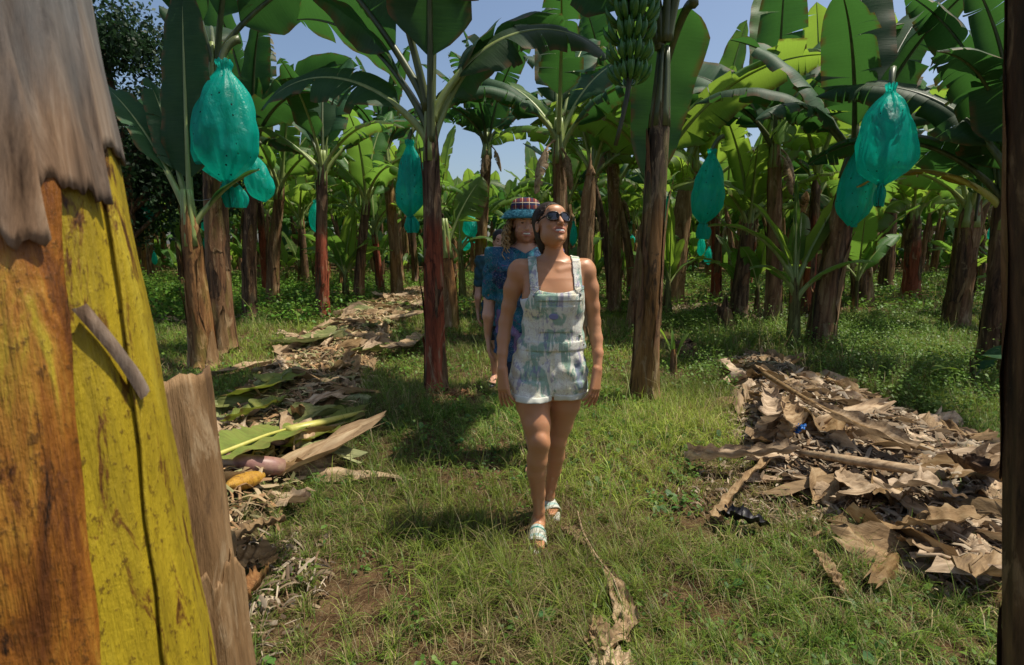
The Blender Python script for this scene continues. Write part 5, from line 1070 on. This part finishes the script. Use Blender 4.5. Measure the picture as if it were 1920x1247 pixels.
    xl, xr = X0(992, 550)[0], X0(1089, 550)[0]
    side = np.maximum(np.interp(Zg, [waist - .02, waist + .12, bib - .045, bib], [X0(975, 650)[0] - .03, X0(988, 600)[0] - .02, X0(986, 565)[0] - .004, xl + .002]) - Xg, Xg - np.interp(Zg, [waist - .02, waist + .12, bib], [X0(1100, 650)[0] + .03, X0(1092, 600)[0] + .01, xr + .004]))
    bibd = np.maximum(np.maximum(cl.d - .013 + wrk * .8, side), np.maximum(Zg - (bib + .5 * (Xg - X0(1040, 545)[0]) ** 2 * 4), waist - .03 - Zg)); bibd = np.maximum(bibd, Yg_ - (Y0 + .0 + .25 * np.clip(waist + .12 - Zg, 0, 1)))
    ov = f.copy(); ov.d = np.maximum(smin(low, bibd, .004), -(f.d - .0015)).astype(np.float32)
    slit = np.maximum(np.abs(Xg - xc) - .004, Zg - (hem + .018)); ov.d = np.maximum(ov.d, -np.maximum(slit, -9)).astype(np.float32)
    o_ = field_obj(ov, 'overalls', DENIM, root, org, 1)
    # cuffs
    cf = f.copy(); cfd = np.maximum(np.maximum(sh_.d - .004, hem - Zg - .002), Zg - (hem + .026 + .003 * np.sin(40 * Xg))); cfd = np.maximum(cfd, -(f.d - .002)); cf.d = np.maximum(cfd, -(np.abs(Xg - xc) - .004)).astype(np.float32); field_obj(cf, 'cuff', CUFF, root, org, 1)
    # straps
    for nm, (tx, bx) in (('strap', (996, 1001)), ('strap', (1077, 1081))):
        ztop = X0(1036, 462)[2]; zb = bib - .004; tc, bc = X0(tx, 478)[0], X0(bx, 540)[0]; xm = np.interp(Zg, [bib, ztop], [bc, tc]); st = f.copy(); base = np.minimum(f.d, 9)
        st.d = np.maximum(np.maximum(base - .0075, -(f.d - .001)), np.maximum(np.abs(Xg - xm) - .0205, np.maximum(zb - Zg, Yg_ - (Y0 + .16)))).astype(np.float32)
        st.d = np.maximum(st.d, Zg - ztop - .03).astype(np.float32); field_obj(st, nm, DENIM, root, org, 1)
        for dx in (-.0195, .0195):   # stitched edges
            ed = f.copy(); ed.d = np.maximum(np.maximum(base - .0092, -(f.d - .001)), np.maximum(np.abs(Xg - xm - dx) - .0028, np.maximum(zb - Zg, Zg - ztop - .02))).astype(np.float32)
    # white vest under the bib
    ve = f.copy(); ve.d = np.maximum(np.maximum(cl.d - .006, -(f.d - .001)), np.maximum(waist - Zg, Zg - (bib - .012 - .3 * np.maximum(0, np.abs(Xg - X0(1038, 545)[0]) - .085)))).astype(np.float32); field_obj(ve, 'vest', simple("vest_white", (.66, .68, .70), .8), root, org, 1)
    # buttons, clasps, pocket, seams
    def dsurf(x, z, off):  # front surface y of the cloth
        d_ = ov.d; i = int((x - ov.lo[0]) / ov.vx); k = int((z - ov.lo[2]) / ov.vx); colm = d_[i, :, k]; j = np.argmax(colm < 0); return ov.lo[1] + j * ov.vx - off
    for (px, py, r_) in ((1000, 551, .0075), (1082, 549, .0075), (1084, 625, .0065), (1091, 642, .0065)):
        c = X0(px, py); y = dsurf(c[0], c[2], .001); 
        if y < 2.2: continue
        mb = MB(); mb.tube([[c[0] - org[0], y + .003 - org[1], c[2] - org[2]], [c[0] - org[0], y - .002 - org[1], c[2] - org[2]], [c[0] - org[0], y - .004 - org[1], c[2] - org[2]]], [r_, r_, r_ * .6], 14); mb.build('button', [METAL], root)
    for px in (1001, 1080):
        c = X0(px, 536); zz = c[2]; x = c[0]; y = dsurf(x, zz - .02, .004); mb = MB(); w2 = .024
        mb.tube(np.array([[x - w2, y, zz - .006], [x - w2, y - .002, zz + .004], [x + w2, y - .002, zz + .004], [x + w2, y, zz - .006], [x + w2 * .4, y, zz - .012], [x, y, zz - .026], [x - w2 * .4, y, zz - .012], [x - w2, y, zz - .006]]) - org, .0016, 6); mb.build('clasp', [METAL], root)
    def patch_on(name, x0, x1, z0, z1, th, mat, nx=20, nz=16, rnd=False):
        xs = np.linspace(x0, x1, nx); zz = np.linspace(z0, z1, nz); A = []
        for z in zz:
            row = []
            for x in xs:
                if rnd: u = (x - (x0 + x1) / 2) / ((x1 - x0) / 2); hz = math.sqrt(max(0, 1 - u * u)); zq = (z0 + z1) / 2 + (z - (z0 + z1) / 2) * hz
                else: zq = z
                row.append([x, 0, zq])
            A.append(row)
        A = np.array(A); 
        for i in range(nz):
            for j in range(nx): A[i, j, 1] = dsurf(A[i, j, 0], A[i, j, 2], 0) 
        Ys = A[:, :, 1]
        for _ in range(3): Ys[1:-1] = (Ys[:-2] + Ys[1:-1] * 2 + Ys[2:]) / 4; Ys[:, 1:-1] = (Ys[:, :-2] + Ys[:, 1:-1] * 2 + Ys[:, 2:]) / 4
        A[:, :, 1] = Ys - th; mb = MB(); mb.grid(A - org); o = mb.build(name, [mat], root); m = o.modifiers.new('s', 'SOLIDIFY'); m.thickness = .004; m.offset = 1 if 0 else -1; return o
    z_ = lambda py: X0(1036, py)[2]; x_ = lambda px, py: X0(px, py)[0]
    patch_on('bib_pocket', x_(1008, 590), x_(1072, 590), z_(618), z_(568), .006, DENIM)
    patch_on('bib_band', x_(995, 550), x_(1085, 550), z_(560), z_(547), .004, CUFF if 0 else DENIM, 24, 5)
    patch_on('waistband', x_(985, 645), x_(1090, 645), z_(652), z_(634), .006, DENIM, 26, 6)
    patch_on('emblem_patch', x_(1026, 588), x_(1043, 588), z_(593), z_(582), .0105, simple("emblem_violet", (.22, .23, .42), .7), 12, 8, True)
    patch_on('fly_flap', x_(1034, 690), x_(1044, 690), z_(705), z_(655), .001, DENIM, 6, 16)
    # hair
    hr = f.copy(); hr.d[:] = .25; e = lambda x, y, z, r_, k=.012, mode='add': hr.ell(q(x, y, z), np.array(r_) * .93, M, k, mode)
    e(0, .024, .050, (.0795, .097, .082), 0); e(0, .045, -.02, (.066, .072, .075), .03); e(0, .118, .02, (.034, .034, .040), .015); e(0, .075, -.085, (.040, .035, .05), .03)
    e(0, -.095, .010, (.060, .078, .088), .012, 'sub')
    for sx in (-1, 1): e(sx * .085, .00, -.035, (.030, .034, .042), .008, 'sub')
    X_, Y_, Z_ = np.meshgrid(*hr.grids(), indexing='ij', sparse=True); hr.d += (.0000 * np.sin(330 * (X_ * M[0, 0] + Y_ * M[1, 0] + Z_ * M[2, 0]) + 60 * Z_)).astype(np.float32); hr.d = np.maximum(hr.d, -(f.d - .0005)).astype(np.float32)
    t = NT("hair_dark"); n = t.noise(t.coord((90, 90, 14)), 1, 4, .6); HAIRD = t.pbr(t.ramp(n, [(.3, (.012, .008, .006)), (.7, (.05, .032, .022))]), .55, .25, t.bump(n, .35, .004))
    field_obj(hr, 'hair', HAIRD, root, org, 1)
    field_obj(f, 'body', SKW, root, org, 1, lip_tint(q, M, .93)); teeth(q, M, .93, root, org)
    # sunglasses
    s = .93; gl_ = MB(); fr = MB(); thq = np.linspace(0, 2 * np.pi, 25)
    lens_pts = lambda sx, r_: [q(sx * .033 + r_ * .0275 * np.sign(math.cos(a)) * abs(math.cos(a)) ** .75, -.098 + 5.5 * (abs(sx * .033 + r_ * .0275 * math.cos(a))) ** 2, .013 + r_ * .0215 * np.sign(math.sin(a)) * abs(math.sin(a)) ** .8) - org for a in thq]
    for sx in (-1, 1):
        fr.tube(lens_pts(sx, 1.0), .0033, 6, cap=False); gl_.grid([lens_pts(sx, r_) for r_ in (1.0, .6, .02)])
        fr.tube([q(sx * .062, -.076, .020) - org, q(sx * .073, -.04, .018) - org, q(sx * .076, .004, .012) - org], [.0045, .003, .002], 6)
    fr.tube([q(-.008, -.099, .018) - org, q(0, -.101, .020) - org, q(.008, -.099, .018) - org], .0030, 6)
    gr_ = empty('sunglasses', (0, 0, 0)); gr_.parent = root
    fr.build('frame', [simple("frame_tortoise", (.02, .012, .008), .25)], gr_); gl_.build('lens', [simple("lens_dark", (.008, .008, .01), .05, .9)], gr_)
    # sandals
    t = NT("sandal_strap"); v = t.sep(t.coord((1, 1, 1), 'UV')); bands = t.ramp(v[1], [(0, (.42, .50, .45)), (.16, (.03, .20, .17)), (.26, (.50, .50, .42)), (.55, (.50, .50, .42)), (.62, (.30, .42, .38)), (.80, (.50, .50, .42))], 'CONSTANT'); STRP = t.pbr(bands, .6, .3)
    SOLE = simple("sandal_sole", (.42, .42, .36), .7)
    for h, d, s_, big in feet:
        sr = empty('sandal', h - org); sr.parent = root; so2 = MB(); out = []
        for a in np.linspace(0, 2 * np.pi, 40, endpoint=False):
            cl_ = .5 + .5 * math.cos(a); w2 = .036 + .012 * cl_; out.append(d * (.112 + .135 * math.cos(a)) + s_ * (w2 * math.sin(a) * (1.0)))
        out = np.array(out); rings = [out * .02 + [0, 0, -.022] + d * .11, out + [0, 0, -.022], out * 1.02 - d * .002 + [0, 0, -.012], out + [0, 0, -.003], out * .93 + d * .008 + [0, 0, .001], out * .02 + d * .11 + [0, 0, -.004]]
        so2.grid(rings, wrap=True); so2.build('sole', [SOLE], sr)
        sp = MB(); A = []
        for i in range(9):
            u = i / 8; row = []; ctr = d * (.105 + .075 * u); top = .072 - .030 * u; hw = .043 + .007 * u
            for j in range(15): a = math.pi * j / 14; row.append(ctr + s_ * hw * math.cos(a) + d * .012 * math.sin(a) * (u - .2) + np.array([0, 0, -.008 + (top) * math.sin(a) ** .8]))
            A.append(row)
        sp.grid(A); o = sp.build('strap', [STRP], sr); m = o.modifiers.new('s', 'SOLIDIFY'); m.thickness = .005; m.offset = 0
    # anklet
    mb = MB(); c = legF[-2][0] - org; mb.tube([c + np.array([math.cos(a) * .0285, math.sin(a) * .0285, .008 * math.sin(a + 1)]) for a in np.linspace(0, 6.283, 20)], .0012, 5); mb.build('anklet', [METAL], root)
    tag(root, 'person in white paint splashed dungaree shorts, dark sunglasses and slider sandals, looking up', 'person'); return root
woman()
# ---- the man behind and the third walker
def mat_shirt():
    t = NT("patchwork_shirt"); v = t.coord((1, 1, 1)); mp = t.coord((7.5, .001, 7.5), loc=(.31, 0, .17))
    vo = t.n("ShaderNodeTexVoronoi"); vo.distance = 'CHEBYCHEV'; vo.inputs['Randomness'].default_value = .45; vo.inputs['Scale'].default_value = 1; t.t.links.new(mp, vo.inputs[0])
    rn = t.n("ShaderNodeSeparateColor"); t.t.links.new(vo.outputs['Color'], rn.inputs[0]); c = t.ramp(rn.outputs[0], [(0, (.015, .10, .15)), (.25, (.02, .06, .12)), (.45, (.015, .12, .16)), (.66, (.02, .09, .16)), (.80, (.15, .10, .20)), (.9, (.01, .03, .07))], 'CONSTANT')
    sq = t.noise(v, 60, 3, .6, 2.0); c = t.mix(t.ramp(sq, [(.55, 0.0), (.60, .6)]), c, (.16, .20, .26)); sw = t.noise(v, 22, 2, .5, 3.0); c = t.mix(t.ramp(sw, [(.66, 0.0), (.68, .7)]), c, (.18, .04, .13)); c = t.mix(t.ramp(sw, [(.32, .8), (.35, 0.0)]), c, (.01, .01, .025))
    return t.pbr(c, .8, .2, t.bump(t.noise(t.coord((8, 8, 10)), 1, 4), .4, .02))
SHIRT = mat_shirt()
def walker(ox, Y, hgt, name_label, skin, shirt, shorts, hatted, lean=0.0, hgap=.30, head_dx=0.0, hairc=None, cat='person', res=.0055, stride=1, legdx=0.0):
    k = hgt / 1.75; f = Field((ox - .36, Y - .36, -.01), (ox + .36, Y + .36, hgt + .06), res); z = lambda v: v * k
    zs = np.array([.80, .90, 1.0, 1.10, 1.22, 1.33, 1.42, 1.47]) * k; f.loft(zs, [ox] * 8, [Y, Y, Y, Y, Y - .005, Y - .005, Y + .01, Y + .015], np.array([.165, .170, .155, .148, .160, .175, .165, .10]) * k, np.array([.10, .11, .10, .10, .115, .115, .085, .06]) * k, .04); cl = f.copy()
    f.cone((ox, Y + .01, z(1.42)), (ox + head_dx * .6, Y - .01, z(1.55)), .062 * k, .056 * k, .03)
    arms = Field(f.lo, f.lo + (f.n - 1) * f.vx, res)
    for sx in (-1, 1):
        pts = [(ox + sx * .185 * k, Y + .01, z(1.415)), (ox + sx * .215 * k, Y + .02, z(1.28)), (ox + sx * .235 * k, Y + .03, z(1.14)), (ox + sx * .245 * k, Y + .0, z(1.02)), (ox + sx * .250 * k, Y - .04 * sx, z(.87))]; rs = np.array([.055, .048, .040, .038, .024]) * k
        f.chain(pts, rs, .02); arms.chain(pts[:3], rs[:3] + .016, .02); f.cone((ox, Y + .01, z(1.43)), pts[0], .05, .05, .05); arms.cone((ox, Y + .01, z(1.425)), pts[0], .078, .072, .03); arms.ell(pts[0], (.078, .078, .075), None, .02)
        hand(f, pts[-1], (-.05 * sx, -.1, -1), (-sx, .1, 0), sx, .45, .19 * k)
    fts = []
    for sx in (-1, 1):
        dy = -.12 * sx * stride; hip = (ox + sx * .085 * k, Y, z(.86)); kn = (ox + legdx * .6 + sx * .08 * k, Y + dy * .8 - .02, z(.48)); cf = (ox + legdx * .8 + sx * .08 * k, Y + dy * 1.1 + .02, z(.33)); an = (ox + legdx + sx * .075 * k, Y + dy * 1.5 + .04, z(.09))
        f.chain([hip, kn, cf, an], np.array([.085, .055, .052, .032]) * k, .02); h, d, s_ = foot(f, (an[0], an[1] + .04, .02), (sx * .12, -1, 0), .25 * k, .04); toes(f, h, d, s_, .26 * k, .04, -sx); fts.append((h, d, s_))
        arms_hem = z(.52)
    hc = np.array([ox + head_dx, Y - .03, z(1.62)]); M = basis((.12, -1, -.08), .02); s_h = 1.0 * k; q = head(f, hc, M, s_h, True)
    Xg, Yg_, Zg = np.meshgrid(*f.grids(), indexing='ij', sparse=True); org = np.array([ox, Y, 0]); root = empty('person', org); wk = wrinkle(Xg, Yg_, Zg, 1.6)
    sh_ = f.copy(); body_t = np.maximum(cl.d - .022, z(.74) - Zg); slv = np.maximum(arms.d, z(1.13) - Zg); sh_.d = smin(body_t, slv, .02) + wk; sh_.d = np.maximum(np.maximum(sh_.d, -(f.d - .002)), Zg - z(1.475) + np.maximum(0, .04 * (1 - np.abs(Xg - ox) / .07))).astype(np.float32)
    ext = Field(f.lo, f.lo + (f.n - 1) * f.vx, res); ext.loft([z(.72), z(.84)], [ox, ox], [Y, Y], [.185 * k, .185 * k], [.135, .125], .02, z0=z(.72), z1=z(.84)); sh_.d = np.minimum(sh_.d, np.maximum(ext.d + wk, -(f.d - .002))).astype(np.float32)
    field_obj(sh_, 'shirt', shirt, root, org, 1)
    pt = Field(f.lo, f.lo + (f.n - 1) * f.vx, res)
    for sx in (-1, 1): pt.cone((ox + sx * .07 * k, Y, z(.86)), (ox + legdx * .55 + sx * .08 * k, Y - .08 * sx * stride, z(.52)), .105 * k, .088 * k, .01)
    pt.d = np.maximum(np.maximum(pt.d + wk, -(f.d - .002)), z(.54) - Zg).astype(np.float32); field_obj(pt, 'shorts', shorts, root, org, 1)
    tint = lip_tint(q, M, s_h)
    def tn(V):
        A = tint(V); L = (V - hc) @ M / s_h; bd = (L[:, 2] < -.045) & (L[:, 2] > -.12) & (L[:, 1] < .0) & ~((np.abs(L[:, 0]) < .03) & (np.abs(L[:, 2] + .056) < .012)); A[bd, :3] *= [.66, .52, .42]; return A
    field_obj(f, 'body', skin, root, org, 1, tn); teeth(q, M, s_h, root, org)
    EYE = simple("eye_dark", (.02, .015, .012), .15); EW = simple("eye_white", (.5, .48, .45), .3)
    for sx in (-1, 1):
        mb = MB(); mb.tube([q(sx * .031, -.0850, .012) - org, q(sx * .031, -.0868, .012) - org], [.0085, .006], 10, flat=.5); mb.build('eye', [EYE], root)
        mb = MB(); mb.tube([q(sx * (.018 + .026 * a), -.088 + .012 * a, .031 + .005 * math.sin(a * 2.6)) - org for a in np.linspace(0, 1, 6)], [.003, .005, .0055, .005, .004, .002], 6); mb.build('eyebrow', [hairc], root)
    for h, d, s_ in fts:
        mb = MB(); out = np.array([d * (.12 + .15 * math.cos(a)) + s_ * (.04 + .01 * math.cos(a)) * math.sin(a) for a in np.linspace(0, 2 * np.pi, 28, endpoint=False)]); mb.grid([out * .02 + [0, 0, -.02] + d * .12, out + [0, 0, -.02], out + [0, 0, -.003], out * .02 + d * .12], wrap=True)
        for j in (-1, 1): mb.tube([d * .20 + [0, 0, .006], d * .15 + s_ * j * .03 + [0, 0, .042], d * .10 + s_ * j * .043 + [0, 0, .0]], .006, 6, flat=.5)
        o = mb.build('sandal', [simple("sandal_black", (.02, .02, .022), .6)], root); o.location = Vector(h - org)
    return root, q, M, org, s_h
t = NT("hair_curly"); n = t.noise(t.coord((60, 60, 30)), 1, 4, .6); z_h = t.sep(t.coord())[2]
HAIRC = t.pbr(t.ramp(t.math('ADD', n, t.math('MULTIPLY', t.math('SUBTRACT', 1.52, z_h), .9)), [(.30, (.08, .045, .02)), (.5, (.30, .18, .07)), (.8, (.55, .38, .17))]), .45, .4)
def fit_x(px, py, Y): return P(px, py, Y)[0]
mx = fit_x(984, 560, 3.4)
man, q, M, org, sh = walker(mx, 3.4, 1.67, '', SKM, SHIRT, simple("shorts_navy", (.015, .02, .045), .85), True, hairc=HAIRC, legdx=.13, stride=-1)
def curls():
    r = np.random.default_rng(12)
    mb = MB()
    for i in range(300):
        a = r.uniform(-.35, math.pi + .35); x0, y0 = .083 * math.cos(a) * (1 + .1 * r.random()), .085 * math.sin(a) + .018
        if y0 < -.03: continue
        L = r.uniform(.18, .30); n = 34; tq = np.linspace(0, 1, n); spread = 1 + .55 * np.sin(tq * 2.2) * r.uniform(.5, 1.2); cr = r.uniform(.006, .011); w_ = r.uniform(26, 44); ph = r.uniform(0, 6)
        xs = x0 * spread + cr * np.cos(w_ * tq + ph); ys = y0 * (1 + .25 * np.sin(tq * 2)) - (.06 * tq ** 1.5 if r.random() < .35 else 0) + cr * np.sin(w_ * tq + ph); zs = .045 - L * tq
        mb.tube([q(a_, b_, c_) - org for a_, b_, c_ in zip(xs, ys, zs)], np.interp(tq, [0, .3, 1], [.004, .0052, .0022]), 4)
    mb.build('hair', [HAIRC], man)
curls()
def hat():
    t = NT("hat_plaid"); cds = t.sep(t.coord((1, 1, 1)))
    def bandf(v, fr, w_, o=0): return t.ramp(t.math('FRACT', t.math('MULTIPLY_ADD', v, fr, o)), [(0, 1.0), (w_, 1.0), (w_ + .03, 0.0), (1, 0.0)])
    c = t.mix(bandf(cds[2], 22, .45), (.17, .035, .022), (.03, .035, .07)); c = t.mix(t.math('MULTIPLY', bandf(cds[0], 22, .4, .3), .7), c, (.02, .025, .07)); c = t.mix(bandf(cds[0], 22, .06, .55), c, (.55, .42, .28)); c = t.mix(bandf(cds[2], 22, .08, .7), c, (.55, .42, .28))
    PL_ = t.pbr(c, .9, .15, t.bump(t.noise(t.coord((60, 60, 60)), 1, 3), .4, .005))
    FUR = mat_stalk("brim_fur", (.01, .10, .16), (.03, .20, .28), .8); ht = empty('hat', q(0, .0, .070) - org); ht.parent = man; ht.scale = (.9, .9, .95); mb = MB(); th = np.linspace(0, 2 * np.pi, 40, endpoint=False)
    prof = [(0, .104), (.025, .104), (.050, .098), (.070, .086), (.082, .064), (.088, .035), (.090, .001)]; mb.grid([np.stack([np.cos(th) * r_, np.sin(th) * r_ * 1.1 + .005, 0 * th + z + .010], -1) for z, r_ in prof], wrap=True); mb.build('crown', [PL_], ht)
    br = MB(); br.grid([np.stack([np.cos(th) * r_, np.sin(th) * r_ * 1.08, 0 * th + z], -1) for z, r_ in [(.018, .100), (.012, .120), (-.010, .140), (-.032, .150), (-.038, .146), (-.012, .13), (0, .100)]], wrap=True); bo = br.build('brim', [FUR], ht)
    r = np.random.default_rng(3); N = 5200; a = r.uniform(0, 6.283, N); u = r.random(N); rr = .102 + .060 * u; z = .018 - .044 * u ** 1.4; b0 = np.stack([np.cos(a) * rr, np.sin(a) * rr * 1.08, z], -1); out = np.stack([np.cos(a), np.sin(a), 0 * a], -1); d = out * .6 + np.array([0, 0, .1]) + r.normal(0, .45, (N, 3)); d[:, 2] -= u * .5; L = r.uniform(.008, .02, (N, 1)); s = np.cross(d, r.normal(0, 1, (N, 3))); s /= np.linalg.norm(s, axis=1)[:, None]
    V = np.stack([b0 + s * .0009, b0 - s * .0009, b0 + d * L], 1).reshape(-1, 3); T = (np.arange(N) * 3)[:, None] + np.arange(3); link('fur', mesh_np('fur', V, None, T, [FUR]), bo)
hat(); tag(man, 'curly haired person in plaid hat with fuzzy blue brim and patchwork blue shirt', 'person')
x3 = fit_x(938, 560, 5.2)
th_, q, M, org, sh = walker(x3, 5.2, 1.56, '', SKM, simple("shirt_dark_teal", (.02, .07, .09), .85), simple("shorts_dark", (.02, .025, .04), .85), False, hairc=simple("hair_black", (.015, .012, .01), .5), res=.008)
hf = Field((x3 - .14, 5.05, 1.3), (x3 + .14, 5.4, 1.62), .007); hf.ell(q(0, .022, .05), np.array((.083, .10, .085)) * sh, M, 0); hf.ell(q(0, .06, -.02), np.array((.075, .07, .09)) * sh, M, .02); hf.ell(q(0, -.10, -.01), np.array((.07, .085, .09)) * sh, M, .01, 'sub'); field_obj(hf, 'hair', simple("hair_black_cap", (.015, .012, .01), .5), th_, org, 1)
tag(th_, 'person mostly hidden behind the hatted walker, one bare arm showing', 'person')
